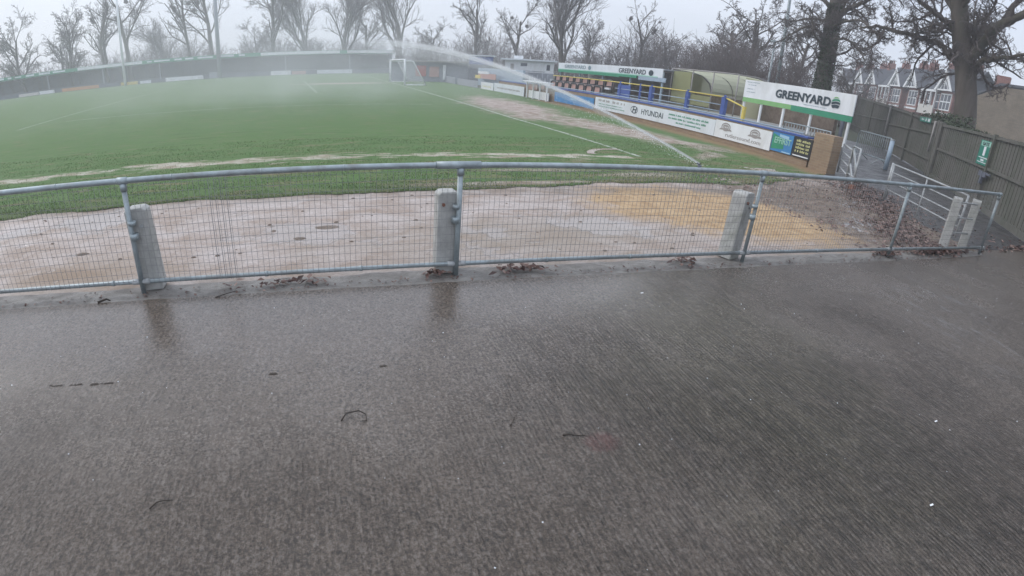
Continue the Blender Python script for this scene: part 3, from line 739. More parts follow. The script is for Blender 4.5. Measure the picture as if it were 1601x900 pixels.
def ring(mb, Mx, cx, cz, rx, rz, t, zo=.005, n=28, mi=0, a0=0, a1=2 * PI):
    for k in range(n):
        a, b = a0 + (a1 - a0) * k / n, a0 + (a1 - a0) * (k + 1) / n
        mb.add([Mx @ Vector((cx + (rx - u) * math.cos(q), cz + (rz - u) * math.sin(q), zo)) for q, u in ((a, 0), (b, 0), (b, t), (a, t))], [(0, 1, 2, 3)], mi)

# ------------------------------------------------------------------ brick pitch-side wall and its boards
WX = 14.1
wall = empty('brick_wall', (WX + .15, 28, 0)); tag(wall, 'low sandy brick wall behind the advertising boards on the right', 'wall')
mb = MB(); mb.box((WX + .15, 26.4, .40), (.26, 29.6, .88)); world_part(mb, 'wall', M['brick'], wall)
mb = MB(); mb.box((WX + .16, 26.45, .865), (.34, 29.4, .05)); world_part(mb, 'coping', M['blue'], wall)
mb = MB(); mb.box((WX + .2, 11.15, .53), (.42, .72, 1.12)); world_part(mb, 'end_pier', M['brick'], wall, .01)
mb = MB(); mb.tube([(WX + .05, 12.0, .96), (WX + .05, 41, .96)], .025, 8); world_part(mb, 'handrail', M['bluegrey'], wall)

def board(y0, y1, z0, z1, m, label, x=WX, th=.03):
    e = empty('advertising_board', (x, (y0 + y1) / 2, z0)); tag(e, label, 'advertising board')
    mb = MB(); mb.box((x - th / 2, (y0 + y1) / 2, (z0 + z1) / 2), (th, abs(y1 - y0), z1 - z0)); world_part(mb, 'panel', m, e)
    return e, wallM(x - th - .001, max(y0, y1), z0)
# long white board with a car maker's emblem
e, Mx = board(25.30, 16.0, .17, .76, M['offwhite'], 'long white board with slanted H emblem and three lines of small print')
mb = MB(); ring(mb, Mx, 3.75, .31, .30, .17, .035); 
for (xa, za, xb, zb) in ((3.58, .18, 3.68, .44), (3.82, .18, 3.92, .44)):
    mb.add([Mx @ Vector(p) for p in ((xa, za, .006), (xa + .07, za, .006), (xb + .07, zb, .006), (xb, zb, .006))], [(0, 1, 2, 3)])
mb.add([Mx @ Vector(p) for p in ((3.62, .27, .006), (3.86, .30, .006), (3.88, .35, .006), (3.64, .33, .006))], [(0, 1, 2, 3)])
world_part(mb, 'emblem', M['ink'], e)
text('lettering', 'HYUNDAI', M['ink'], e, 1.65, .24, Mx @ Matrix.Translation((4.35, .18, 0)), .012)
mb = MB(); marks(mb, Mx, .35, 2.9, .40, .13, 3); world_part(mb, 'small_print', M['greyink'], e)
mb = MB(); marks(mb, Mx, .4, 2.7, .26, .05, 4); marks(mb, Mx, .4, 2.9, .14, .05, 5)
marks(mb, Mx, 6.4, 8.9, .40, .08, 6); marks(mb, Mx, 6.4, 8.8, .26, .08, 7); marks(mb, Mx, 6.9, 8.5, .12, .07, 8)
world_part(mb, 'small_print', M['dgreen'], e)
e, Mx = board(15.98, 13.18, .17, .79, M['white'], 'white board with two round crests next to the blue and green board')
for cx in (.58, 2.05):
    mb = MB(); ring(mb, Mx, cx, .42, .24, .15, .045); disc(mb, Mx, cx, .42, .17, .085, .004)
    mb.add([Mx @ Vector(p) for p in ((cx - .34, .30, .006), (cx + .34, .30, .006), (cx + .27, .36, .006), (cx - .27, .36, .006))], [(0, 1, 2, 3)])
    world_part(mb, 'crest', M['greyink'], e)
    mb = MB(); marks(mb, Mx @ Matrix.Translation((0, 0, .004)), cx - .12, cx + .12, .39, .05, int(cx * 9)); world_part(mb, 'crest_print', M['white'], e)
text('lettering', 'rutlersound.com', M['greyink'], e, 1.75, .13, Mx @ Matrix.Translation((.62, .09, 0)), .01)
e, Mx = board(13.14, 12.26, .22, .82, M['skyblue'], 'blue and green board with pale lettering left of the black board')
mb = MB(); mb.add([Mx @ Vector(p) for p in ((.02, .06, .003), (.55, .12, .003), (.52, .42, .003), (.02, .56, .003))], [(0, 1, 2, 3)]); world_part(mb, 'green_field', M['dgreen'], e)
text('lettering', 'EFFIRST', M['mint'], e, .70, .20, Mx @ Matrix.Translation((.12, .26, .006)), .02)
mb = MB(); mb.add([Mx @ Vector(p) for p in ((.5, .015, .004), (.86, .015, .004), (.86, .05, .004), (.5, .05, .004))], [(0, 1, 2, 3)]); mb.add([Mx @ Vector(p) for p in ((.3, .48, .004), (.7, .44, .004), (.7, .54, .004), (.3, .56, .004))], [(0, 1, 2, 3)]); world_part(mb, 'pale_bars', M['paleblue'], e)
e, Mx = board(12.22, 11.50, .22, .83, M['black'], 'black board with yellow lines of print beside the brick pier')
mb = MB()
for k in range(4): marks(mb, Mx, .10, .62, .47 - k * .105, .075, 30 + k)
world_part(mb, 'yellow_print', M['yellowtext'], e)
mb = MB(); mb.box((WX - .034, 11.87, .27), (.004, .62, .035)); world_part(mb, 'white_strip', M['white'], e)
e, Mx = board(30.4, 25.45, .10, .66, M['skyblue'], 'sky blue board under the seats next to the long white board')
mb = MB(); marks(mb, Mx, 2.2, 4.6, .25, .16, 41); world_part(mb, 'pale_print', M['paleblue'], e)
e, Mx = board(45.4, 42.0, .0, .60, M['white'], 'cream white board at the far left end of the right side boards', 13.95)
mb = MB(); marks(mb, Mx, .5, 2.8, .2, .12, 51); world_part(mb, 'small_print', M['yellowtext'], e)
e, Mx = board(41.9, 35.3, .0, .66, M['offwhite'], 'pale blue white board left of the white dugout', 14.0)
mb = MB(); marks(mb, Mx, .8, 5.8, .25, .14, 52); world_part(mb, 'small_print', M['greyink'], e)
e, Mx = board(53.5, 46.2, .0, .62, M['grey'], 'grey board behind the water spray left of the cream board', 13.9)

# dugout-like white cart between boards
dg = empty('white_dugout', (13.8, 32.5, 0)); tag(dg, 'small white and red trackside dugout left of the sky blue board', 'dugout')
mb = MB()
for yy in (30.9, 32.0, 33.1, 34.2): mb.box((13.75, yy, .55), (.08, .08, 1.1))
mb.box((13.8, 32.55, 1.12), (.7, 3.6, .07)); world_part(mb, 'frame', M['white'], dg)
mb = MB(); mb.box((13.9, 32.55, .28), (.06, 3.3, .5)); world_part(mb, 'panel', M['white'], dg)
mb = MB(); mb.box((13.85, 33.4, .78), (.05, 1.5, .36)); world_part(mb, 'red_panel', M['pink'], dg)
mb = MB(); mb.box((13.82, 31.7, .85), (.05, .5, .22)); world_part(mb, 'red_panel', M['pink'], dg)

# ------------------------------------------------------------------ terrace, seats, small stand
tr = empty('terrace', (17, 30, 0)); tag(tr, 'low grey concrete terrace steps behind the brick wall', 'terrace')
mb = MB(); prof = [(14.6, -.01), (14.6, .14), (15.6, .14), (15.6, .32), (16.6, .32), (16.6, .5), (17.6, .5), (17.6, .62), (20.9, .62), (20.9, -.01)]
mb.prism(prof, 'y', 15.4, 41.0); world_part(mb, 'steps', M['steps'], tr)
mb = MB(); mb.box((21.4, 28.5, .7), (.2, 24.0, 1.4)); world_part(mb, 'back_wall', M['soil'], tr)
mb = MB()
mb.box((16.9, 20.4, .64), (.24, 12.6, .05)); world_part(mb, 'bench', M['greyink'], tr)
mb = MB(); mb.box((15.9, 20.4, .46), (.24, 12.6, .05)); world_part(mb, 'bench', M['greyink'], tr)

rl = empty('crush_barrier', (18, 29, .6)); tag(rl, 'yellow topped crush barrier on blue posts along the terrace', 'barrier')
mb = MB(); mb.tube([(18, 20.1, 1.53), (18, 39.4, 1.53)], .03, 8); world_part(mb, 'top_rail', M['yellow'], rl)
for z_ in (1.15, .85):
    mb = MB(); mb.tube([(18, 20.1, z_), (18, 30, z_)], .022, 8); world_part(mb, 'lower_rail', M['bluegrey'], rl)
for yy, wd in ((20.1, .24), (22.85, .2), (26.05, .26), (27.2, .12), (29.4, .16)):
    mb = MB(); mb.box((18, yy, 1.06), (wd * .8, wd, .96)); mb.tube([(18, yy, 1.54), (18, yy, 1.62)], .06, 8); world_part(mb, 'post', M['blue'], rl, .01)
mb = MB(); mb.box((18.02, 29.0, 1.02), (.06, 1.4, .78)); world_part(mb, 'blue_panel', M['blue'], rl)
mb = MB(); mb.tube([(18, 20.1, 1.5), (17.95, 18.7, 1.22), (17.95, 18.7, .55)], .035, 8); mb.box((17.95, 18.7, .9), (.13, .13, .7)); world_part(mb, 'end_rail', M['yellow'], rl)

# seats: two rows of tip-up seats in pink-red shells and black frames
def make_seat():
    t = empty('stadium_seat', (0, 0, 0))
    mb = MB(); mb.prism([(.0, 0), (.06, .0), (.10, .50), (.04, .50)], 'y', -.40, .40); mb.build('seat_back', M['pink'], t)
    mb = MB()
    mb.tube([(-.04, -.44, -.25), (-.03, -.44, .42), (-.02, -.28, .52), (-.02, .28, .52), (-.03, .44, .42), (-.04, .44, -.25)], .052, 6); mb.tube([(-.05, -.44, .14), (-.05, .44, .10)], .04, 6)
    mb.build('seat_frame', M['black'], t)
    mb = MB(); mb.box((-.10, 0, -.02), (.10, .62, .12)); mb.build('seat_pan', M['offwhite'], t)
    return t
s0 = make_seat(); first = True; RN = ['front', 'back']
for row, (sx, sz) in enumerate(((17.3, .62), (18.25, 1.06))):
    for k in range(8):
        if row == 0 and k == 7: continue
        o = s0 if first else copy_tree(s0); first = False
        o.location = (sx, 31.0 + k * 1.12 + row * .2, sz)
        ordn = ['first', 'second', 'third', 'fourth', 'fifth', 'sixth', 'seventh', 'eighth'][k]
        tag(o, '%s red terrace seat from the blue panel in the %s row' % (ordn, RN[row]), 'seat', 'red and black seats under the small stand')

st = empty('small_stand', (19, 33.5, 0)); tag(st, 'low covered stand with white and green fascia behind the seats', 'stand')
mb = MB(); mb.box((18.97, 33.6, 2.30), (.05, 14.1, .52)); world_part(mb, 'fascia', M['offwhite'], st)
mb = MB(); mb.box((18.96, 35.9, 1.94), (.06, 9.4, .20)); mb.box((18.96, 30.2, 1.965), (.055, 2.0, .15)); world_part(mb, 'green_band', M['dgreen'], st)
mb = MB(); mb.box((18.96, 33.8, 2.07), (.065, 13.6, .06)); world_part(mb, 'mint_band', M['mint'], st)
mb = MB(); mb.box((18.96, 27.6, 1.93), (.05, 2.8, .24)); world_part(mb, 'grey_band', M['bluegrey'], st)
mb = MB(); mb.box((20.4, 33.6, 2.52), (2.9, 14.4, .07)); world_part(mb, 'roof', M['grey'], st)
mb = MB(); mb.box((21.75, 33.6, 1.2), (.1, 14.2, 2.4)); world_part(mb, 'back_wall', M['steps'], st)
for yy in (26.7, 30.1, 33.6, 37.1, 40.5):
    mb = MB(); mb.box((19.1, yy, 1.2), (.1, .1, 2.4)); world_part(mb, 'post', M['bluegrey'], st)
Mf = wallM(18.93, 40.65, 2.05)
text('lettering', 'GREENYARD', M['softink'], st, 3.5, .26, Mf @ Matrix.Translation((1.2, .12, 0)), .01)
text('lettering', 'GREENYARD', M['ink'], st, 3.1, .30, Mf @ Matrix.Translation((9.3, .08, 0)), .015)
mb = MB(); disc(mb, Mf, 5.3, .24, .22, .15); world_part(mb, 'globe_emblem', M['softink'], st)
mb = MB(); disc(mb, Mf, 12.95, .22, .24, .17); world_part(mb, 'globe_emblem', M['ink'], st)

sh = empty('polycarbonate_shelter', (20, 24, .6)); tag(sh, 'curved clouded polycarbonate shelter right of the small stand', 'shelter')
def arc(x): return None
prof = [(22.6, .55), (22.6, 1.5), (22.35, 2.05), (21.7, 2.45), (20.8, 2.6), (19.6, 2.62), (19.6, 2.59), (20.8, 2.57), (21.68, 2.42), (22.3, 2.03), (22.56, 1.5), (22.56, .55)]
mb = MB()
seg = [(21.2, 22.9), (22.95, 24.6), (24.65, 26.4)]
cv = [(22.6, .55), (22.6, 1.5), (22.5, 1.82), (22.3, 2.1), (22.0, 2.32), (21.6, 2.47), (21.0, 2.57), (20.3, 2.61), (19.6, 2.62)]
for a_, b_ in seg:
    for (xa, za), (xb, zb) in zip(cv[:-1], cv[1:]): mb.add([(xa, a_, za), (xa, b_, za), (xb, b_, zb), (xb, a_, zb)], [(0, 1, 2, 3)])
world_part(mb, 'curved_roof', M['polycarb'], sh)
mb = MB(); endp = [(22.5, .6), (22.5, 1.5), (22.28, 2.02), (21.66, 2.41), (20.8, 2.55), (20.1, 2.57), (20.1, .6)]
mb.poly([(a, 21.17, b) for a, b in endp]); mb.poly([(a, 26.44, b) for a, b in endp]); world_part(mb, 'end_panel', M['polycarb'], sh)
mb = MB()
for yy in (21.1, 22.92, 24.62, 26.5):
    mb.tube([(22.64, yy, .55), (22.64, yy, 1.5), (22.38, yy, 2.08), (21.72, yy, 2.48), (20.8, yy, 2.64), (19.55, yy, 2.66), (19.55, yy, .62)], .035, 6)
mb.tube([(19.55, 21.1, 2.66), (19.55, 26.5, 2.66)], .035, 6); mb.tube([(19.55, 21.1, 1.5), (19.55, 26.5, 1.5)], .03, 6); mb.tube([(22.6, 21.1, 1.6), (22.6, 26.5, 1.6)], .03, 6)
world_part(mb, 'frame', M['greyink'], sh)
mb = MB(); mb.box((19.6, 24.7, 1.1), (.02, 3.4, .55)); mb.box((19.6, 25.6, 1.95), (.02, 1.6, 1.15)); world_part(mb, 'front_panel', M['polycarb'], sh)
mb = MB(); mb.box((21.2, 18.6, 2.38), (.12, 5.6, .08)); mb.box((21.2, 16.0, 1.3), (.12, .12, 2.2)); world_part(mb, 'side_beam', M['darkgrey'], sh)

# big sign board on posts
bb = empty('sign_board', (19, 17, .6)); tag(bb, 'big white board with dark capitals and green stripe on pale posts', 'sign board')
Mb = wallM(18.98, 20.0, 1.42)
y0, y1 = 20.0, 13.97
mb = MB(); mb.box((19.02, (y0 + y1) / 2, 2.05), (.06, y0 - y1, .80)); world_part(mb, 'white_panel', M['white'], bb)
mb = MB(); mb.box((19.02, (20.0 + 17.05) / 2, 1.55), (.058, 2.95, .20)); world_part(mb, 'light_green_stripe', M['lgreen'], bb)
mb = MB(); mb.box((19.02, (17.05 + 13.97) / 2, 1.53), (.062, 3.08, .23)); world_part(mb, 'dark_green_stripe', M['dgreen'], bb)
text('lettering', 'GREENYARD', M['ink'], bb, 2.95, .36, Mb @ Matrix.Translation((1.98, .43, .012)), .035)
Mg = Mb @ Matrix.Translation((0, 0, .01))
mb = MB()
def stripe(mb, cx, cz, rx, rz, o0, o1, mi):
    # curved band clipped by the oval
    n = 14; top = []; bot = []
    for k in range(n + 1):
        u = -1 + 2 * k / n
        lim = math.sqrt(max(0, 1 - u * u))
        zt = min(lim, max(-lim, o0 + .45 * (u + 1) - .38 * (u + 1) ** 2 * .5)); zb = min(lim, max(-lim, o1 + .45 * (u + 1) - .38 * (u + 1) ** 2 * .5))
        top.append((cx + rx * u, cz + rz * zt)); bot.append((cx + rx * u, cz + rz * zb))
    for k in range(n): mb.add([Mg @ Vector((*p, 0)) for p in (bot[k], bot[k + 1], top[k + 1], top[k])], [(0, 1, 2, 3)], mi)
stripe(mb, 5.17, .60, .21, .24, .95, .55, 0); stripe(mb, 5.17, .60, .21, .24, .42, .12, 1); stripe(mb, 5.17, .60, .21, .24, 0, -.35, 2); stripe(mb, 5.17, .60, .21, .24, -.48, -1.0, 2)
world_part(mb, 'globe_emblem', [M['lgreen'], M['dgreen'], M['ink']], bb)
mb = MB(); marks(mb, Mg, .15, .95, .92, .035, 60); marks(mb, Mg, .25, .75, .80, .035, 61); marks(mb, Mg, .2, .7, .62, .035, 62); marks(mb, Mg, .2, .75, .48, .035, 63); marks(mb, Mg, 3.6, 4.8, .33, .03, 64)
world_part(mb, 'small_print', M['softink'], bb)
for yy in (19.95, 18.85, 17.5, 16.0, 14.12):
    mb = MB(); mb.box((19.08, yy, .95), (.08, .09, 1.0)); world_part(mb, 'leg', M['white'], bb)

# small white barrier at the wall end
hb = empty('handrail', (15.3, 12.95, .1)); tag(hb, 'pale small barred railing behind the blue coped wall near its pier', 'railing')
mb = MB(); mb.tube([(15.3, 13.88, .15), (15.3, 13.88, 1.12), (15.3, 11.9, 1.12), (15.3, 11.9, .15)], .022, 8); mb.tube([(15.3, 13.88, .78), (15.3, 11.9, .78)], .018, 8); world_part(mb, 'frame', M['galv'], hb)
mb = MB()
for k in range(15): mb.tube([(15.3, 13.8 - k * .125, .78), (15.3, 13.8 - k * .125, 1.1)], .011, 6)
world_part(mb, 'bars', M['galv'], hb)

# ------------------------------------------------------------------ timber boundary fence
A0 = Vector((14.65, 5.21, 0)); DD = Vector((.738, .674, 0)).normalized(); NN = Vector((-DD.y, DD.x, 0))   # NN faces the ground
def ztop(s): return 2.05 if s < 10.3 else 2.10 + (s - 10.3) * .030
tf = empty('timber_fence', tuple(A0)); tag(tf, 'tall weathered close boarded timber fence along the right edge', 'fence')
mb = MB(); s = -14.0
while s < 44:
    w_ = .12; zt = ztop(s) + rnd.uniform(-.008, .008); off = .012 if int(s / w_) % 2 else 0
    if abs(s - 10.25) > .25:
        p = A0 + DD * (s + w_ / 2) + NN * (off + rnd.uniform(-.003, .003))
        mb.box((p.x, p.y, zt / 2 + .02), (w_ - .004, .02, zt - .04), math.atan2(DD.y, DD.x))
    s += w_
world_part(mb, 'boards', M['timber'], tf)
def frail(s0, s1, z0, z1, name='rail', h=.075):
    mb = MB(); a = A0 + DD * s0 + NN * .055; b = A0 + DD * s1 + NN * .055
    mb.beam((a.x, a.y, z0), (b.x, b.y, z1), .05, h); world_part(mb, name, M['timber'], tf)
for s0, s1 in ((-14, -2.3), (-2.2, 3.8), (3.95, 10.0)):
    frail(s0, s1, 2.0, 2.0); frail(s0, s1, 1.12, 1.12); frail(s0, s1, .09, .09, 'gravel_board', .16)
for s0, s1 in ((10.6, 22.0), (22.2, 43)):
    frail(s0, s1, ztop(s0) - .1, ztop(s1) - .1); frail(s0, s1, 1.62, 1.45); frail(s0, s1, .62, .52)
for s_, wd, m_ in ((-8, .12, 'timber'), (-2.25, .12, 'timber'), (3.87, .13, 'timber'), (10.05, .13, 'timber'), (10.55, .16, 'timber'), (16, .09, 'timber'), (22.1, .14, 'timber'), (30, .14, 'timber')):
    p = A0 + DD * s_ + NN * .07; mb = MB(); h = ztop(s_) + .04; mb.box((p.x, p.y, h / 2), (wd, .1, h), math.atan2(DD.y, DD.x)); world_part(mb, 'post', M[m_], tf, .006)
p = A0 + DD * 10.25 + NN * .03; mb = MB(); mb.box((p.x, p.y, 1.06), (.5, .14, 2.1), math.atan2(DD.y, DD.x)); world_part(mb, 'wide_post', M['timber'], tf, .01)
# pale tube struts standing against it
for s_, z0, z1 in ((11.0, .9, 2.1), (22.3, .5, 2.42)):
    p = A0 + DD * s_ + NN * .14; mb = MB(); mb.tube([(p.x, p.y, z0), (p.x, p.y, z1)], .04, 8); world_part(mb, 'strut', M['greyink'], tf)
p = A0 + DD * 3.85 + NN * .15
mb = MB(); mb.box((p.x, p.y, .96), (.62, .05, .14), math.atan2(DD.y, DD.x)); mb.box((p.x, p.y, .86), (.12, .07, .34), math.atan2(DD.y, DD.x)); mb.box((p.x - DD.x * .5, p.y - DD.y * .5, 1.0), (.3, .05, .05), math.atan2(DD.y, DD.x))
world_part(mb, 'latch', M['darkgrey'], tf)
def fenceM(s_, z, off=.10):
    o = A0 + DD * s_ + NN * off; return dirM((o.x, o.y, z), (-DD.x, -DD.y))
def fplate(e, s0, s1, z0, z1, m, name, off=.10, th=.012):
    a = A0 + DD * (s0 + s1) / 2 + NN * (off - th / 2); mb = MB(); mb.box((a.x, a.y, (z0 + z1) / 2), (abs(s1 - s0), th, z1 - z0), math.atan2(DD.y, DD.x)); return world_part(mb, name, m, e)
gs = A0 + DD * 4.35 + NN * .1
e = empty('gate_sign', (gs.x, gs.y, 1.15)); tag(e, 'green gate number sign with white figure 1 on the timber fence', 'sign')
fplate(e, 3.88, 4.93, 1.17, 1.86, M['signgreen'], 'plate')
fplate(e, 3.98, 4.83, 1.70, 1.84, M['mint'], 'header_panel', .104)
text('lettering', 'GATE', M['ink'], e, .62, .10, fenceM(4.72, 1.72, .105), .03)
text('numeral', '1', M['white'], e, .20, .26, fenceM(4.50, 1.43, .101), .03)
fplate(e, 3.98, 4.80, 1.36, 1.385, M['white'], 'white_rule', .104)
fplate(e, 4.0, 4.80, 1.23, 1.25, M['white'], 'white_rule', .104)
fplate(e, 4.25, 4.55, 1.275, 1.33, M['white'], 'white_mark', .104)
xs = A0 + DD * 13 + NN * .1
e = empty('exit_sign', (xs.x, xs.y, 2.0)); tag(e, 'small green running man exit sign at the top of the timber fence', 'sign')
fplate(e, 11.9, 14.0, 1.98, 2.17, M['signgreen'], 'plate', .12)
Mx = fenceM(13.8, 1.99, .122)
mb = MB()
def qd(pts): mb.add([Mx @ Vector((*p, .003)) for p in pts], [tuple(range(len(pts)))])
qd([(.15, .09), (.32, .15), (.32, .11), (.62, .11), (.62, .07), (.32, .07), (.32, .03)]); disc(mb, Mx, 1.0, .145, .06, .025); qd([(.86, .06), (1.0, .12), (1.12, .12), (1.2, .05), (1.08, .07), (1.0, .02), (.9, .02), (.97, .08)]); qd([(1.4, .03), (1.75, .03), (1.75, .15), (1.4, .15)])
world_part(mb, 'pictogram', M['white'], e)

# kerb along the far path
mb = MB(); mb.beam((10.9, 1.2, .03), (22.0, 11.5, .03), .1, .1); 
# ------------------------------------------------------------------ gates, barrier, bollard
def field_gate(a, b, h, zs, brace, name, label, r_=.019, grp=None):
    a = Vector((*a, 0)); b = Vector((*b, 0)); e = empty(name, tuple(a)); tag(e, label, 'gate')
    mb = MB()
    for p in (a, b): mb.tube([(p.x, p.y, .06), (p.x, p.y, h)], r_ * 1.1, 8)
    mb.tube([(a.x, a.y, h), (b.x, b.y, h)], r_, 8); world_part(mb, 'frame', M['white_gate'], e)
    for z in zs:
        mb = MB(); mb.tube([(a.x, a.y, z), (b.x, b.y, z)], r_ * .8, 8); world_part(mb, 'rail', M['white_gate'], e)
    if brace is not None:
        for t in brace:
            p = a.lerp(b, t); mb = MB(); mb.tube([(p.x, p.y, -.0), (p.x, p.y, h)], r_ * .9, 8); world_part(mb, 'brace', M['white_gate'], e)
    return e
g1 = field_gate((11.28, 5.26), (12.95, 8.0), .87, (.68, .46, .26), (.5,), 'field_gate', 'long white tubular gate standing open right of the leaf litter')
mb = MB(); mb.tube([(12.98, 8.06, 0), (12.98, 8.06, .9)], .035, 8); world_part(mb, 'latch_post', M['white_gate'], g1)
g2 = field_gate((14.75, 10.9), (13.35, 9.55), .90, (.68, .46, .24), None, 'side_gate', 'small dull white gate hinged at the brick pier', .024)
e = empty('wicket_gate', (13.3, 9.4, 0)); tag(e, 'narrow worn white gate leaf with diagonal bar beside the small gate', 'gate')
mb = MB(); mb.tube([(13.3, 9.5, .0), (13.3, 9.5, 1.02), (12.85, 8.95, 1.02), (12.85, 8.95, .0)], .03, 8); mb.tube([(13.3, 9.5, .3), (12.85, 8.95, .3)], .02, 8); world_part(mb, 'frame', M['white_gate'], e)
mb = MB(); mb.beam((13.3, 9.5, .95), (12.85, 8.95, .45), .03, .07); world_part(mb, 'diagonal', M['white_gate'], e)
mb = MB(); mb.beam((13.3, 9.5, .55), (12.85, 8.95, .1), .03, .06); world_part(mb, 'diagonal', M['white_gate'], e)
mb = MB(); mb.box((12.8, 8.9, .06), (.12, .12, .12)); world_part(mb, 'rusty_foot', M['rust'], e)
cb = empty('crowd_barrier', (21, 14.1, 0)); tag(cb, 'galvanised barred crowd barrier in front of the timber fence', 'barrier')
a = Vector((20.55, 13.05, 0)); b = Vector((21.45, 15.25, 0))
mb = MB(); mb.tube([(a.x, a.y, .25), (a.x, a.y, 1.02), (a.x + .05, a.y + .1, 1.12), (b.x - .05, b.y - .1, 1.12), (b.x, b.y, 1.02), (b.x, b.y, .25), (a.x, a.y, .25)], .025, 8); world_part(mb, 'frame', M['galv'], cb)
mb = MB()
for k in range(1, 17): p = a.lerp(b, k / 17); mb.tube([(p.x, p.y, .25), (p.x, p.y, 1.12)], .011, 6)
world_part(mb, 'bars', M['galv'], cb)
for t in (.2, .8):
    p = a.lerp(b, t); mb = MB(); mb.tube([(p.x - .4, p.y + .1, .02), (p.x, p.y, .26), (p.x + .35, p.y - .14, .02)], .02, 8); world_part(mb, 'foot', M['white_gate'], cb)
bl = empty('gate_post', (19.89, 12.63, 0)); tag(bl, 'short blue grey round post at the right end of the barrier', 'post')
mb = MB(); mb.tube([(19.89, 12.63, 0), (19.89, 12.63, 1.1)], .085, 12); world_part(mb, 'shaft', M['bluegrey'], bl)
mb = MB(); mb.tube([(19.89, 12.63, 1.1), (19.89, 12.63, 1.13)], .095, 12); world_part(mb, 'cap', M['white_gate'], bl)

# ------------------------------------------------------------------ goal
gl = empty('football_goal', (7.8, 49.5, 0)); tag(gl, 'white football goal with net behind the drifting spray', 'goal')
GA = Vector((7.8, 49.5, 0)); GB = Vector((7.75, 59.3, 0))
for p in (GA, GB):
    mb = MB(); mb.tube([(p.x, p.y, 0), (p.x, p.y, 2.4)], .09, 10); world_part(mb, 'post', M['white'], gl)
mb = MB(); mb.tube([(GA.x, GA.y, 2.36), (GB.x, GB.y, 2.36)], .08, 10); world_part(mb, 'crossbar', M['white'], gl)
for p in (GA, GB):
    mb = MB(); mb.tube([(p.x, p.y, 2.3), (p.x + .8, p.y, 2.2), (p.x + 2.0, p.y, .05)], .05, 8); mb.tube([(p.x, p.y, .04), (p.x + 2.0, p.y, .04)], .05, 8); world_part(mb, 'stanchion', M['white'], gl)
mb = MB()
for k in range(34):
    y = GA.y + (GB.y - GA.y) * k / 33; mb.tube([(GA.x, y, 2.32), (GA.x + .8, y, 2.18), (GA.x + 2.0, y, .03)], .008, 3, caps=False)
for k in range(12):
    t = k / 11; x_ = GA.x + .8 + 1.2 * t; z_ = 2.18 - 2.15 * t; mb.tube([(x_, GA.y, z_), (x_, GB.y, z_)], .008, 3, caps=False)
world_part(mb, 'net', M['net'], gl)

# ------------------------------------------------------------------ sprinkler
sp = empty('sprinkler', (8.94, 10.45, 0)); tag(sp, 'small pop up sprinkler head throwing the water jet', 'sprinkler')
mb = MB(); mb.tube([(8.94, 10.45, 0), (8.94, 10.45, .06)], .05, 10); world_part(mb, 'body', M['darkgrey'], sp)
mb = MB(); mb.tube([(8.94, 10.45, .06), (8.90, 10.52, .10)], .022, 8); world_part(mb, 'nozzle', M['darkgrey'], sp)

# ------------------------------------------------------------------ far covered terrace
U = Vector((.99736, -.0726, 0)).normalized(); FN = Vector((-U.y, U.x, 0)); D0 = FN * 113.476
def FP(s_, off, z): p = D0 + U * s_ + FN * off; return (p.x, p.y, z)
rzf = math.atan2(U.y, U.x)
fs = empty('covered_terrace', FP(-36, 0, 0), 0); tag(fs, 'long low covered terrace with green and white roof edge across the pitch', 'stand')
def fbox(e, s0, s1, o0, o1, z0, z1, m, name):
    mb = MB(); c = FP((s0 + s1) / 2, (o0 + o1) / 2, (z0 + z1) / 2); mb.box(c, (s1 - s0, abs(o1 - o0), z1 - z0), rzf); return world_part(mb, name, m, e)
fbox(fs, -120, 7, 2.2, 8, -.02, .9, M['darkgrey'], 'steps')
fbox(fs, -120, 7, 7.6, 8.0, 0, 4.4, M['darkgrey'], 'back_wall')
fbox(fs, 6.6, 7, 1.2, 8.0, 0, 4.2, M['grey'], 'end_wall')
mb = MB(); 
a_, b_, c_, d_ = FP(-120, .8, 4.62), FP(7.4, .8, 4.62), FP(7.4, 8.3, 3.9), FP(-120, 8.3, 3.9)
up = lambda p, h: (p[0], p[1], p[2] + h)
mb.add([a_, b_, c_, d_, up(a_, .1), up(b_, .1), up(c_, .1), up(d_, .1)], [(0, 1, 2, 3)[::-1], (4, 5, 6, 7), (0, 1, 5, 4), (1, 2, 6, 5), (2, 3, 7, 6), (3, 0, 4, 7)]); world_part(mb, 'roof', M['grey'], fs)
fbox(fs, -120, 7.4, .70, .78, 4.06, 4.78, M['dgreen'], 'fascia')
for s0, s1 in ((-61.5, -46.3), (-20.5, -4.0), (-2.5, 7.3), (-118, -100)): fbox(fs, s0, s1, .64, .695, 4.16, 4.74, M['white'], 'white_panel')
rr = random.Random(3)
for s0, s1 in ((-98, -62.5), (-45.2, -20.9)):
    x_ = s0; mb = MB()
    while x_ < s1:
        L = rr.uniform(.8, 3.6)
        if x_ + L > s1: break
        c = FP(x_ + L / 2, .67, 4.46); mb.box(c, (L, .05, rr.uniform(.26, .42)), rzf); x_ += L + rr.uniform(.3, 1.4)
    world_part(mb, 'white_lettering', M['offwhite'], fs)
for s_ in (-110, -98, -84, -69.6, -56, -42.8, -15.5, -2): fbox(fs, s_ - .12, s_ + .12, 1.4, 1.65, 0, 4.3, M['grey'], 'roof_post')
def fboard(s0, s1, z1, m, label):
    e = empty('pitchside_board', FP((s0 + s1) / 2, 0, 0)); tag(e, label, 'advertising board'); fbox(e, s0, s1, -.04, .04, 0.02, z1, m, 'panel')
    mb = MB(); 
    for q in (s0 + .2, s1 - .2): c = FP(q, .25, z1 / 2); mb.box(c, (.08, .5, z1 * .8), rzf)
    world_part(mb, 'leg', M['darkgrey'], e)
fboard(-76.7, -71.5, .66, M['balcony'], 'leftmost cream board along the far touchline')
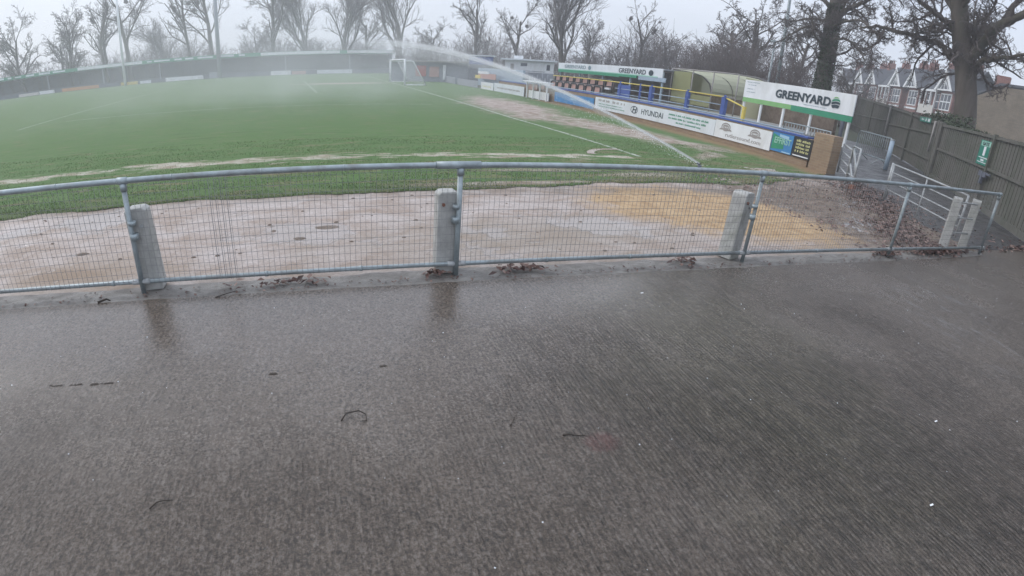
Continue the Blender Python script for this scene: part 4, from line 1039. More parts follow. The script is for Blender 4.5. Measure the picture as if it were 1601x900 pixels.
fboard(-71.3, -67.5, .74, M['white'], 'white board left of the long orange board')
fboard(-65.6, -56.6, .72, M['orange'], 'long orange board on the far touchline')
fboard(-56.4, -52.0, .62, M['darkgrey'], 'dark board between the orange and yellow boards')
fboard(-51.4, -47.5, .66, M['yellow'], 'short yellow board at the foot of the pale mast')
fboard(-41.2, -32.9, .82, M['white'], 'white board right of the yellow board on the far touchline')
fboard(-18.5, -14.3, .86, M['white'], 'white board left of the dull red board')
fboard(-14.1, -11.1, .7, M['pink'], 'dull red board on the far touchline')
fboard(-8.8, -1.5, .8, M['offwhite'], 'right hand white board on the far touchline')
fboard(-47, -44.5, .62, M['offwhite'], 'narrow white board just right of the yellow board')
fboard(-31.6, -29.8, 1.3, M['grey'], 'tall grey box board beside the thick grey mast')
wl = empty('perimeter_rail', FP(-40, .5, 0)); tag(wl, 'low grey barrier wall behind the boards on the far touchline', 'barrier')
fbox(wl, -120, 9, .55, .75, 0, .78, M['darkgrey'], 'wall')
# floodlight masts
def mast(s_, off, r0, h, m, label, arm=True):
    e = empty('floodlight_mast', FP(s_, off, 0)); tag(e, label, 'mast')
    p = FP(s_, off, 0); mb = MB(); mb.tube([p, (p[0], p[1], h)], [r0, r0 * .7], 10); world_part(mb, 'pole', m, e)
    mb = MB(); mb.box((p[0], p[1], h), (2.4, .4, .8)); world_part(mb, 'lamp_head', M['grey'], e)
mast(-50.0, -.8, .30, 21, M['white'], 'pale white floodlight mast in front of the far terrace')
mast(-29.1, -.6, .48, 24, M['grey'], 'thick grey floodlight mast right of the long white far board')
for x_, y_, h_, r_, lab in ((28.98, 27.6, 12, .13, 'taller pale pole behind the big sign board'), (28.6, 28.0, 5.3, .09, 'shorter pale pole beside the taller one behind the sign board')):
    e = empty('lamp_pole', (x_, y_, 0)); tag(e, lab, 'pole'); mb = MB(); mb.tube([(x_, y_, 0), (x_, y_, h_)], [r_, r_ * .7], 8); world_part(mb, 'shaft', M['galv'], e)
    mb = MB(); mb.box((x_, y_, h_ + .05), (.5, .25, .12)); world_part(mb, 'head', M['galv'], e)

# ------------------------------------------------------------------ club buildings behind the goal line
def rowframe(a, b): 
    a = Vector((*a, 0)); b = Vector((*b, 0)); d = (b - a); L = d.length; d.normalize(); n = Vector((d.y, -d.x, 0)); return a, d, n, L
def lbox(e, fr, x0, x1, o0, o1, z0, z1, m, name, bevel=0):
    a, d, n, L = fr; c = a + d * (x0 + x1) / 2 - n * (o0 + o1) / 2; mb = MB(); mb.box((c.x, c.y, (z0 + z1) / 2), (x1 - x0, abs(o1 - o0), z1 - z0), math.atan2(d.y, d.x)); return world_part(mb, name, m, e, bevel)
fr = rowframe((20.0, 56.6), (24.9, 54.6))
cl_ = empty('clubhouse', (22, 56, 0)); tag(cl_, 'white flat roofed clubhouse left of the small covered stand', 'building')
lbox(cl_, fr, 0, 5.3, 0, 4, 0, 2.75, M['white'], 'wall'); 
lbox(cl_, fr, -.5, 5.6, -.5, 4.4, 2.75, 2.90, M['offwhite'], 'roof')
w1 = lbox(cl_, fr, 4.45, 4.95, -.03, .02, 1.75, 2.5, M['white'], 'window'); 
mbp = lbox(cl_, fr, 4.52, 4.88, -.05, -.035, 1.82, 2.43, M['glass'], 'pane'); 
lbox(cl_, fr, .6, .95, -.04, .0, 1.55, 2.35, M['greyink'], 'door'); lbox(cl_, fr, 1.7, 2.4, -.04, 0, 2.15, 2.48, M['darkgrey'], 'oval_sign')
lbox(cl_, fr, 0.0, 5.3, -.06, -.005, .98, 1.5, M['grey'], 'grey_band'); lbox(cl_, fr, .8, 4.4, -.35, -.3, 1.62, 1.67, M['darkgrey'], 'handrail')
lbox(cl_, fr, .9, 1.9, .4, 1.2, 2.9, 3.25, M['white'], 'vent_box')
mb = MB()
for k in range(9):
    a, d, n, L = fr; p = a + d * (.3 + k * .55) + n * .9; h = rnd.uniform(1.25, 1.6); mb.tube([(p.x, p.y, 0), (p.x, p.y, h)], .05, 5)
    mb.box((p.x, p.y, .8), (.45, .05, .5), math.atan2(d.y, d.x))
world_part(mb, 'railing', M['grey'], cl_)
fr = rowframe((16.2, 57.8), (18.8, 57.0)); bh = empty('blue_fronted_hut', (17.5, 57.4, 0)); tag(bh, 'dark blue fronted hut left of the clubhouse behind the water arc', 'building')
lbox(bh, fr, 0, 2.7, 0, 3, 0, 3.0, M['darkgrey'], 'wall'); lbox(bh, fr, .05, 2.65, -.05, -.005, 2.1, 2.95, M['blue'], 'front_sign'); lbox(bh, fr, -.2, 2.9, -.2, 3.2, 3.0, 3.12, M['offwhite'], 'roof')
fr = rowframe((10.0, 60.5), (16.2, 57.8)); gr = empty('open_terrace_shed', (13, 60, 0)); tag(gr, 'low grey shed with dark roof behind the far goal', 'building')
lbox(gr, fr, -2.6, 6.6, 1.0, 4, 0, 2.2, M['grey'], 'wall'); lbox(gr, fr, -2.8, 6.8, .2, 4.2, 2.2, 2.36, M['greyink'], 'roof')
lbox(gr, fr, 0.6, 1.8, .8, .95, .6, 1.8, M['red'], 'red_panel'); lbox(gr, fr, 2.2, 3.3, .8, .95, .55, 1.7, M['pink'], 'red_panel'); lbox(gr, fr, 3.8, 4.1, .7, .9, .3, 1.9, M['white'], 'white_post')
fr = rowframe((14.3, 69.0), (13.8, 54.0)); lw = empty('low_barrier_wall', (14, 60, 0)); tag(lw, 'low teal and grey hoarding wall beyond the far goal', 'wall')
lbox(lw, fr, 0, 6, 0, .2, 0, .7, M['teal'], 'teal_section'); lbox(lw, fr, 6.1, 14.8, 0, .2, 0, .68, M['grey'], 'grey_section')
fr = rowframe((15.6, 53.0), (15.6, 40)); rb = empty('banner', (15.6, 48, 0)); tag(rb, 'faded red and yellow banner seen through the water spray', 'banner')
lbox(rb, fr, 1, 6.5, 0, .05, .75, 1.25, M['pink'], 'red_cloth'); lbox(rb, fr, .0, 1.8, -.02, .03, .72, 1.05, M['yellow'], 'yellow_cloth'); lbox(rb, fr, 1, 4.5, -.03, .02, 1.2, 1.45, M['white'], 'white_header')
fr = rowframe((15.3, 54.0), (15.3, 41.2)); sc_ = empty('spray_side_railing', (15.3, 47, 0)); tag(sc_, 'grey blue terrace wall behind the faded banner', 'wall'); lbox(sc_, fr, 0, 12.6, .9, 1.1, 0, 1.75, M['bluegrey'], 'panel')
e = empty('equipment_box', (12.6, 66, 0)); tag(e, 'white equipment box left of the teal hoarding', 'box'); mb = MB(); mb.box((12.6, 66, .6), (1.0, .6, 1.1)); world_part(mb, 'case', M['white'], e)
mb = MB(); mb.box((12.6, 66, 1.17), (1.06, .66, .06)); world_part(mb, 'lid', M['offwhite'], e)

# ------------------------------------------------------------------ houses
def gable_house(name, loc, right, label, Wd=12.8):
    """local frame: x to the right seen from the pitch, y away from it"""
    ang = math.atan2(right[1], right[0]); e = empty(name, loc, ang); tag(e, label, 'house', 'gabled terraced houses beyond the fence')
    def P(mb, nm, m, parent=e): return mb.build(nm, M[m], parent)
    mb = MB(); mb.box((Wd / 2, 2.7, 3.0), (Wd, 5, 6.0)); P(mb, 'wall', 'redbrick')
    mb = MB(); mb.prism([(-.45, 5.8), (-.45, 5.95), (2.5, 8.75), (5.5, 5.95), (5.5, 5.8), (2.5, 8.6)], 'x', -.1, Wd + .1); rf = P(mb, 'roof', 'slate')
    for cx, s_ in ((2.1, 1), (Wd - 2.1, 1)):
        mb = MB(); mb.box((cx, -.2, 3.0), (3.1, .8, 6.0)); P(mb, 'bay', 'redbrick')
        mb = MB(); mb.prism([(cx - 1.75, 5.95), (cx, 7.9), (cx + 1.75, 5.95)], 'y', -.93, 2.5); P(mb, 'gable', 'darkgrey')
        mb = MB(); mb.prism([(cx - 2.15, 5.78), (cx, 8.25), (cx + 2.15, 5.78), (cx + 1.65, 5.78), (cx, 7.7), (cx - 1.65, 5.78)], 'y', -1.3, -1.05); P(mb, 'bargeboard', 'white')
        mb = MB(); mb.prism([(cx - 2.1, 5.75), (cx, 8.2), (cx, 8.32), (cx - 2.25, 5.85)], 'y', -1.25, 3.4); mb.prism([(cx + 2.1, 5.75), (cx + 2.25, 5.85), (cx, 8.32), (cx, 8.2)], 'y', -1.25, 3.4); P(mb, 'gable_roof', 'slate')
        mb = MB(); mb.beam((cx, -1.12, 5.95), (cx, -1.12, 7.6), .14, .08); mb.beam((cx - .9, -1.12, 6.0), (cx, -1.12, 7.0), .1, .08); mb.beam((cx + .9, -1.12, 6.0), (cx, -1.12, 7.0), .1, .08); mb.box((cx, -1.12, 5.9), (3.7, .1, .18)); P(mb, 'gable_timbers', 'white')
        for zc in (4.6, 1.7):
            mb = MB(); mb.box((cx, -.62, zc), (2.5, .08, 1.9)); fw = P(mb, 'window', 'white')
            mb = MB()
            for k in (-.8, 0, .8):
                mb.box((cx + k, -.67, zc - .43), (.62, .03, .78)); mb.box((cx + k, -.67, zc + .45), (.62, .03, .72))
            P(mb, 'pane', 'glass', fw)
        mb = MB(); mb.box((cx, -.66, 3.3), (3.2, .12, .2)); P(mb, 'string_course', 'white')
    mc = Wd / 2
    mb = MB(); mb.box((mc, -.7, 3.55), (3.9, .12, .95)); mb.box((mc, -.35, 3.0), (3.9, .9, .15)); P(mb, 'balcony', 'balcony')
    mb = MB()
    for k in (-1.9, -.65, .65, 1.9): mb.box((mc + k, -.72, 4.75), (.16, .14, 2.0))
    mb.box((mc, -.72, 5.75), (4.1, .2, .25)); P(mb, 'balcony_posts', 'white')
    for k in (-1.25, 1.25):
        mb = MB(); mb.box((mc + k * .95, .12, 4.6), (1.1, .1, 1.8)); fw = P(mb, 'window', 'white'); mb = MB(); mb.box((mc + k * .95, .05, 5.02), (.86, .05, .72)); mb.box((mc + k * .95, .05, 4.15), (.86, .05, .75)); P(mb, 'pane', 'glass', fw)
    mb = MB(); mb.box((mc, .1, 1.1), (1.0, .1, 2.2)); P(mb, 'door', 'darkgrey')
    for cx, h in ((-.2, 9.6), (mc - 1.4, 9.5), (Wd - 2.2, 9.5)):
        mb = MB(); mb.box((cx, 2.5, h - 1.0), (.8, 1.0, 2.0)); c_ = P(mb, 'chimney', 'redbrick')
        mb = MB()
        for q in (-.3, 0, .3): mb.tube([(cx, 2.5 + q, h), (cx, 2.5 + q, h + .4)], [.12, .1], 8)
        P(mb, 'chimney_pot', 'rust', c_)
    return e
hd = Vector((-.55, -.836)); P0 = Vector((66.3, 34.9))
h0 = gable_house('terraced_house', (P0.x - hd.x * 12.8, P0.y - hd.y * 12.8, 0), hd, 'nearest gabled red brick house left of the big ivy tree')
def place_house(k, label, Wd=12.8):
    c = copy_tree(h0); s_ = 12.8 + k * 13.7; c.location = (P0.x - hd.x * s_, P0.y - hd.y * s_, 0); tag(c, label); return c
place_house(1, 'middle gabled red brick house in the row beyond the fence')
place_house(2, 'farthest gabled red brick house, partly hidden by bare branches')
# yellow brick end house
yh = empty('brick_house', (57.5, 27.5, 0)); tag(yh, 'yellow brown brick end house with chimney right of the big tree', 'house')
v0 = Vector((57.9, 29.4)); v1 = Vector((61.3, 19.0)); dr = (v1 - v0).normalized(); L = (v1 - v0).length
Mh = Matrix(((dr.x, -dr.y, 0, v0.x), (dr.y, dr.x, 0, v0.y), (0, 0, 1, 0), (0, 0, 0, 1)))
def hp(mb, nm, m, parent=yh):
    mb.v = [tuple(Mh @ Vector(v)) for v in mb.v]; return world_part(mb, nm, M[m], parent)
mb = MB(); mb.prism([(0, 0), (L, 0), (L, 5.0), (L * .62, 6.9), (2.4, 6.6), (0, 5.15)], 'y', 0, .3); mb.prism([(0.02, 0), (L - .02, 0), (L - .02, 4.9), (.02, 4.9)], 'y', .31, 9); hp(mb, 'wall', 'yellowbrick')
mb = MB(); mb.prism([(-.3, 5.1), (2.3, 6.75), (L * .62, 7.05), (L + .3, 5.0), (L + .3, 5.2), (L * .62, 7.25), (2.2, 6.95), (-.3, 5.3)], 'y', .05, 9); rf = hp(mb, 'roof', 'slate')
mb = MB(); mb.prism([(-2.0, 5.1), (2.6, 6.9), (2.6, 7.0), (-2.0, 5.2)], 'y', 3, 10); hp(mb, 'rear_roof', 'slate')
mb = MB(); mb.box((2.3, .9, 6.9), (1.3, .9, 1.5)); ch = hp(mb, 'chimney', 'redbrick')
mb = MB()
for q in (-.4, 0, .4): mb.tube([(2.3 + q, .9, 7.6), (2.3 + q, .9, 8.0)], [.16, .13], 8)
hp(mb, 'chimney_pot', 'rust', ch)
mb = MB(); mb.tube([(2.3, .9, 7.9), (2.3, .9, 9.8)], .03, 5); mb.tube([(1.5, .9, 9.7), (3.3, .9, 9.7)], .02, 5)
for q in range(5): mb.tube([(1.7 + q * .35, .6, 9.7), (1.7 + q * .35, 1.2, 9.7)], .012, 4)
hp(mb, 'aerial', 'galv')
e = empty('hedge', (24, 12.8, 0)); tag(e, 'dark overgrown hedge behind the timber fence below the brick house', 'hedge')

# ------------------------------------------------------------------ trees
def branch(mb, rs, p, d, L, r0, lev, maxlev, P):
    """one limb as a wobbling tapering tube, with its children"""
    n = max(2, P['seg'] - lev); pts = [p]; rad = [r0]; dd = d.normalized(); pos = p.copy()
    endr = r0 * P['taper'] if lev < maxlev else r0 * .45
    for i in range(n):
        j = P['wob'] * (1 + .35 * lev)
        dd = (dd + Vector((rs.gauss(0, j), rs.gauss(0, j), rs.gauss(0, j) + P['up'] * (.5 if lev > 1 else 1)))).normalized()
        pos = pos + dd * (L / n); pts.append(pos.copy()); rad.append(r0 + (endr - r0) * (i + 1) / n)
    tgt = mb[0] if lev <= P.get('tl', 1) else mb[1]
    tgt.tube(pts, rad, (8, 6, 5, 3, 3, 3, 3)[lev], caps=False)
    if lev >= maxlev: return pts
    k = P['kids'][lev]
    for c in range(k):
        t = P['start'] + (1 - P['start']) * (c + rs.random()) / k if lev == 0 else .18 + .82 * (c + rs.random()) / k
        i = min(n - 1, int(t * n)); f = t * n - i; q = pts[i].lerp(pts[i + 1], f)
        par = (pts[i + 1] - pts[i]).normalized()
        side = par.cross(Vector((rs.gauss(0, 1), rs.gauss(0, 1), rs.gauss(0, 1)))).normalized()
        ang = R(rs.uniform(*P['ang'])); nd = par * math.cos(ang) + side * math.sin(ang)
        nd.z += P['lift']
        ln = L * P['ratio'] * rs.uniform(.7, 1.15) * (1 - .35 * t if lev else 1)
        rr_ = max(P['rmin'], (rad[i] * (1 - f) + rad[i + 1] * f) * rs.uniform(.42, .62))
        branch(mb, rs, q, nd, ln, rr_, lev + 1, maxlev, P)
    return pts
BASE = dict(seg=6, taper=.45, wob=.10, up=.05, start=.35, kids=[8, 6, 6, 5], ang=(25, 60), lift=.12, ratio=.55, rmin=.022)
def tree_meshes(seed, H, r0, **k):
    P = dict(BASE); P.update(k); rs = random.Random(seed); mb = (MB(), MB())
    branch(mb, rs, Vector((0, 0, -.1)), Vector((rs.gauss(0, .03), rs.gauss(0, .03), 1)), H * P.get('tf', .62), r0, 0, len(P['kids']), P)
    for c in range(P.get('nests', 0)):
        q = Vector(rs.choice(mb[1].v)); 
        if q.z < H * .4: continue
        s = rs.uniform(.35, .8)
        for _ in range(70):
            u = Vector((rs.gauss(0, 1), rs.gauss(0, 1), rs.gauss(0, 1))).normalized() * s * rs.uniform(.3, .6)
            v = Vector((rs.gauss(0, 1), rs.gauss(0, 1), rs.gauss(0, 1))).normalized() * s * rs.uniform(.3, .6)
            mb[1].tube([q + u, q + v], .03, 3, caps=False)
    return mb
PROTO = {}
def proto(key, *a, **k):
    mb = tree_meshes(*a, **k); e = empty('bare_tree', (0, 0, -50))
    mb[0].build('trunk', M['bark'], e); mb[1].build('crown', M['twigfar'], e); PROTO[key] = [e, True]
proto('oakA', 11, 19, .42, kids=[9, 7, 6, 5], start=.28, nests=5)
proto('oakB', 23, 20, .45, kids=[8, 7, 6, 5], start=.35, ang=(25, 55), nests=7)
proto('fan', 31, 18, .5, kids=[9, 7, 6, 5], start=.16, ang=(18, 42), tf=.5, ratio=.8, lift=.3)
proto('tall', 47, 20, .32, kids=[10, 6, 6, 4], start=.35, ang=(28, 60), ratio=.42, nests=9)
proto('bushy', 53, 13, .3, kids=[14, 7, 6, 5], start=.10, ang=(25, 70), ratio=.55, rmin=.025)
proto('dense', 61, 15, .3, kids=[18, 8, 7, 4], start=.08, ang=(30, 75), ratio=.42, rmin=.026, lift=.0)
def tree(key, x, y, s, rz, label, group='bare trees beyond the ground', sz=None):
    e, fresh = PROTO[key]; o = e if fresh else copy_tree(e); PROTO[key][1] = False
    o.location = (x, y, 0); o.scale = (s, s, sz or s); o.rotation_euler = (0, 0, rz); tag(o, label, 'tree', group); return o
TL = [('bushy', -68, 122, 1.15, 0, 'dark bushy bare tree at the far left edge'),
      ('bushy', -58, 126, 1.2, 2, 'second dark bushy tree from the left edge'),
      ('oakA', -50, 127, .85, 1, 'low spreading bare tree left of the tall forked one'),
      ('tall', -47.5, 122, 1.05, 0.6, 'slender bare tree with dark clumps behind the orange board'),
      ('oakB', -42.6, 123, 1.05, 3.1, 'tall bare tree directly behind the pale floodlight mast'),
      ('tall', -29.5, 127, 1.1, 2.2, 'bare tree with round clumps left of the thick grey mast'),
      ('oakB', -23.8, 126, 1.05, 4.4, 'leaning bare tree right of the thick grey mast'),
      ('oakA', -10, 123, 1.1, 2.6, 'single bare tree just left of the far terrace middle'),
      ('fan', -2.5, 128, 1.05, 1.2, 'hazy fan shaped tree behind the terrace middle'),
      ('fan', 5.5, 126, 1.0, 3.3, 'hazy fan shaped tree left of the big fan tree'),
      ('fan', 17.5, 116, 1.35, .3, 'big fan shaped bare tree behind the far goal'),
      ('oakA', 26.0, 88, .8, 4.0, 'round crowned bare tree left of the clubhouse'),
      ('oakB', 30.6, 82, .62, 5.3, 'bare tree rising just behind the clubhouse roof'),
      ('fan', 32.0, 68, .85, 2.2, 'thick trunked tree between the clubhouse and small stand'),
      ('bushy', 39, 74, .75, 1.1, 'brownish bushy tree behind the left half of the small stand'),
      ('tall', 38.0, 59.3, .62, 3.7, 'thin tree with dark clumps above the small stand end'),
      ('dense', 39, 46.5, .62, .5, 'dense dark tree left behind the polycarbonate shelter'),
      ('dense', 37.0, 40.5, .78, 2.5, 'dense dark tree behind the polycarbonate shelter'),
      ('dense', 35.5, 36.5, .82, 4.1, 'dense brownish tree left of the paired pale poles'),
      ('dense', 37.5, 34.0, .7, 5.5, 'dense tree directly behind the paired pale poles'),
      ('bushy', 47, 52, .8, 3.3, 'bushy bare tree far behind the shelter'),
      ('oakA', -63, 133, .95, 5.1, 'broad bare tree set back between the two bushy left trees'),
      ('fan', -36, 131, .9, .7, 'bare fan shaped tree between the mast tree and the clumped tree'),
      ('bushy', -15.5, 131, 1.1, 2.9, 'low bushy bare tree set back left of the single tree'),
      ('oakB', 11, 128, .9, 1.9, 'pale hazy tree set back left of the big fan tree'),
      ('bushy', 22.5, 106, .9, .4, 'bushy bare tree in the gap right of the big fan tree'),
      ('dense', 45, 62, .75, 3.6, 'dense bare tree behind the thin clumped tree'),
      ('bushy', 44.5, 33, .55, 4.9, 'reddish bare bush between the ivy trunk and the first house')]
for i, t in enumerate(TL): tree(t[0], t[1], t[2], t[3] * (1.35 if i < 10 else 1.1), *t[4:], sz=t[3] * (1.4 if i < 10 else 1.2 if i < 16 else 1.0))

# the two large near trees, limbs laid out one by one
def big_tree(name, label, trunk, limbs, tr, seed, twigdens=1.0):
    e = empty(name, (trunk[0][0], trunk[0][1], 0)); tag(e, label, 'tree')
    rs = random.Random(seed); A, B = MB(), MB()
    A.tube([Vector((trunk[0][0], trunk[0][1], -.1))] + [Vector(p) for p in trunk], [tr * 1.3] + [tr * (1.12 - .55 * i / (len(trunk) - 1)) for i in range(len(trunk))], 16, caps=False)
    P = dict(BASE); P.update(kids=[8, 8, 6, 5], rmin=.009, wob=.20, up=.0, ang=(28, 75), lift=.02, ratio=.52, tl=0, seg=7)
    def dress(pts, L0, r0, n, lev=1):
        for c in range(n):
            i = rs.randrange(0, len(pts) - 1); f = rs.random(); q = pts[i].lerp(pts[i + 1], f); par = (pts[i + 1] - pts[i]).normalized()
            side = par.cross(Vector((rs.gauss(0, 1), rs.gauss(0, 1), rs.gauss(0, 1)))).normalized(); a = R(rs.uniform(30, 75))
            branch((A, B), rs, q, par * math.cos(a) + side * math.sin(a), L0 * rs.uniform(.5, 1.2), r0 * rs.uniform(.7, 1.2), lev, 4, P)
    for pts, r0, n, Ls in limbs:
        V = [Vector(p) for p in pts]
        # smooth the laid-out limb
        sm = []
        for i in range(len(V) - 1):
            for k in range(4):
                t = k / 4; p0 = V[max(0, i - 1)]; p1 = V[i]; p2 = V[i + 1]; p3 = V[min(len(V) - 1, i + 2)]
                sm.append(.5 * ((2 * p1) + (p2 - p0) * t + (2 * p0 - 5 * p1 + 4 * p2 - p3) * t * t + (3 * p1 - p0 - 3 * p2 + p3) * t ** 3) + Vector((rs.gauss(0, .03), rs.gauss(0, .03), rs.gauss(0, .03))))
        sm.append(V[-1]); m = len(sm)
        A.tube(sm, [r0 * (1 - .72 * i / (m - 1)) for i in range(m)], 9, caps=False)
        dress(sm[2:], Ls, r0 * .28, int(n * twigdens))
    Vt = [Vector(p) for p in trunk]
    dress(Vt[3:], 2.6, tr * .16, int(16 * twigdens))
    world_part(A, 'trunk', M['bark'], e); world_part(B, 'crown', M['twig'], e)
    return e
T1 = [[25.0, 12.62, 1.16], [24.93, 12.74, 2.46], [24.86, 12.88, 3.35], [24.71, 13.17, 4.59], [24.55, 13.46, 5.57], [24.43, 13.68, 6.57], [24.29, 13.92, 7.82], [24.18, 14.11, 9.6], [24.1, 14.2, 11.5]]
L1 = [([[24.86, 12.88, 3.9], [24.77, 13.06, 4.48], [24.72, 12.72, 5.29], [24.61, 12.26, 5.94], [24.39, 11.59, 6.37], [24.16, 10.88, 6.64], [24.01, 9.97, 7.19], [23.8, 8.9, 7.6]], .30, 12, 2.4),
      ([[24.74, 13.1, 4.9], [24.76, 13.08, 5.33], [25.34, 13.05, 6.07], [26.05, 12.75, 6.46], [26.66, 12.62, 7.26], [27.3, 12.44, 8.09], [27.8, 12.2, 9.2]], .24, 10, 2.4),
      ([[24.9, 12.9, 4.35], [24.86, 12.80, 4.52], [24.55, 12.38, 4.76], [24.3, 11.76, 4.92], [24.09, 11.04, 5.02], [23.89, 10.26, 5.21], [23.7, 9.3, 5.2]], .14, 9, 1.8),
      ([[24.75, 13.1, 4.0], [24.66, 13.26, 4.31], [24.56, 13.44, 4.59], [24.37, 13.79, 4.88], [24.11, 14.24, 5.21], [23.76, 14.82, 5.37], [23.33, 15.48, 5.41], [22.95, 16.05, 5.52], [22.59, 16.54, 5.49], [22.3, 16.9, 5.35]], .17, 14, 1.9),
      ([[24.58, 13.4, 5.0], [24.5, 13.56, 5.5], [24.36, 13.8, 5.9], [24.18, 14.12, 6.23], [23.97, 14.47, 6.43], [23.71, 14.9, 6.68], [23.32, 15.49, 7.06], [22.9, 16.2, 7.5]], .17, 12, 2.2),
      ([[24.33, 13.86, 6.6], [24.3, 14.3, 7.1], [24.5, 15.1, 7.6], [24.4, 15.9, 8.2]], .13, 10, 2.4),
      ([[24.35, 13.8, 6.5], [24.2, 13.2, 7.2], [24.0, 12.4, 8.0], [23.9, 11.5, 8.6]], .14, 10, 2.4),
      ([[24.33, 13.86, 6.02], [24.66, 14.3, 6.09], [24.91, 14.85, 5.8], [25.14, 15.44, 5.94], [25.2, 16.0, 5.7]], .07, 7, 1.2)]
big_tree('large_bare_tree', 'large bare tree with thick spreading limbs at the right behind the fence', T1, L1, .45, 5, 1.1)
T2 = [[27.85, 22.8, .7], [27.81, 22.86, 1.36], [27.78, 22.89, 2.66], [27.74, 22.94, 3.75], [27.72, 22.98, 5.02], [27.72, 22.97, 6.28], [27.75, 22.94, 7.36], [27.73, 22.96, 8.78], [27.66, 23.05, 10.55], [27.6, 23.1, 12.5]]
L2 = [([[27.72, 22.97, 6.46], [27.94, 22.7, 6.97], [27.51, 21.64, 7.24], [27.08, 20.55, 7.46], [26.7, 19.39, 7.87], [26.3, 18.4, 8.3]], .19, 16, 2.4),
      ([[27.71, 22.98, 5.27], [27.25, 21.96, 5.53], [27.18, 21.25, 5.48], [27.13, 20.5, 5.07], [27.02, 19.8, 4.44]], .10, 12, 1.8),
      ([[27.71, 22.98, 5.9], [27.3, 22.2, 6.3], [27.0, 21.0, 6.5], [26.8, 20.0, 6.3], [26.6, 19.0, 5.7]], .10, 14, 1.9),
      ([[27.59, 23.12, 5.53], [27.32, 23.44, 5.91], [26.88, 23.94, 6.05], [26.39, 24.49, 5.66], [26.06, 24.84, 5.24], [25.61, 25.3, 4.6]], .11, 13, 1.7),
      ([[27.58, 23.14, 6.54], [27.26, 23.52, 6.55], [27.42, 24.85, 6.57], [27.29, 25.72, 6.47], [27.2, 26.6, 6.6]], .10, 12, 1.9),
      ([[27.57, 23.15, 4.88], [26.9, 23.0, 5.3], [26.2, 22.9, 5.75], [26.0, 22.9, 6.59], [25.9, 22.8, 7.3]], .08, 11, 1.6),
      ([[27.72, 22.97, 7.2], [27.4, 24.0, 7.9], [27.3, 25.2, 8.3], [27.1, 26.4, 8.5]], .13, 14, 2.4),
      ([[27.72, 22.97, 7.6], [27.6, 21.8, 8.4], [27.4, 20.6, 9.0]], .13, 12, 2.4)]
big_tree('large_bare_tree', 'large dark ivy clad tree behind the right end of the big sign board', T2, L2, .44, 9, .75)

# undergrowth
def thicket(name, label, pts, n, hmin, hmax, m, seed, dep=3.0, r_=.02, kids=7):
    rs = random.Random(seed); mb = MB()
    for _ in range(n):
        i = rs.randrange(len(pts) - 1); t = rs.random(); x = pts[i][0] + (pts[i + 1][0] - pts[i][0]) * t + rs.uniform(-1, 1) * dep * .5; y = pts[i][1] + (pts[i + 1][1] - pts[i][1]) * t + rs.uniform(0, 1) * dep
        h = rs.uniform(hmin, hmax) * (.75 + .5 * (mnoise.noise(Vector((x * .12, y * .12, seed))) + .5)); d = Vector((rs.gauss(0, .18), rs.gauss(0, .18), 1)); p = Vector((x, y, 0)); q = p + d * h * .55; e_ = q + (d + Vector((rs.gauss(0, .3), rs.gauss(0, .3), 0))) * h * .45
        mb.tube([p, q, e_], [r_ * 1.6, r_, r_ * .4], 3, caps=False)
        for k in range(kids):
            t = rs.uniform(.25, 1); b0 = p.lerp(q, t * 2) if t < .5 else q.lerp(e_, t * 2 - 1)
            mb.tube([b0, b0 + Vector((rs.gauss(0, .5), rs.gauss(0, .5), rs.uniform(.1, .9))) * h * .24], [r_ * .8, r_ * .4], 3, caps=False)
    return tag(mb.build(name, m), label, 'undergrowth', kind='stuff')
thicket('thicket', 'brown grey mass of bare undergrowth behind the far covered terrace', [(-110, 128), (-60, 124.5), (-20, 123), (14, 121)], 1700, 4.5, 8.0, M['thicket'], 3, 6, .035, 9)
thicket('thicket', 'brownish bare thicket behind the clubhouse and small stand', [(15, 98), (28, 84), (37, 66), (41, 52), (42, 42)], 1500, 3.5, 6.5, M['thicket'], 4, 4, .025, 9)
thicket('thicket', 'dark scrub behind the shelter and big sign board', [(33, 41), (31.5, 34), (31, 28), (29.5, 24.5)], 620, 3.0, 5.2, M['thicket'], 5, 2.5, .016, 9)
thicket('thicket', 'pale twiggy bushes in front of the row of houses', [(46, 38), (48, 30)], 260, 2.0, 4.2, M['thicket'], 6, 2.0, .016, 8)
# hedge along the fence (leafy)
rs = random.Random(8); mb = MB()
for _ in range(9000):
    s_ = rs.uniform(8.3, 16.5); o_ = -rs.uniform(.2, 1.3); top = 2.25 + .5 * mnoise.noise(Vector((s_ * .8, 1, 1))) + .25 * math.exp(-((s_ - 11.5) / 2.5) ** 2)
    if s_ < 10.5: top = 2.1 + .12 * mnoise.noise(Vector((s_ * 2, 1, 1)))
    p = A0 + DD * s_ + NN * o_; z = rs.uniform(.8, top); c = Vector((p.x, p.y, z)); u = Vector((rs.gauss(0, 1), rs.gauss(0, 1), rs.gauss(0, 1))).normalized() * .05; v = u.cross(Vector((rs.gauss(0, 1), rs.gauss(0, 1), rs.gauss(0, 1)))).normalized() * .04
    mb.add([c - u, c - v, c + u, c + v], [(0, 1, 2, 3)])
world_part(mb, 'foliage', M['ivy'], e_hedge) if False else world_part(mb, 'foliage', M['ivy'], bpy.data.objects['hedge'])
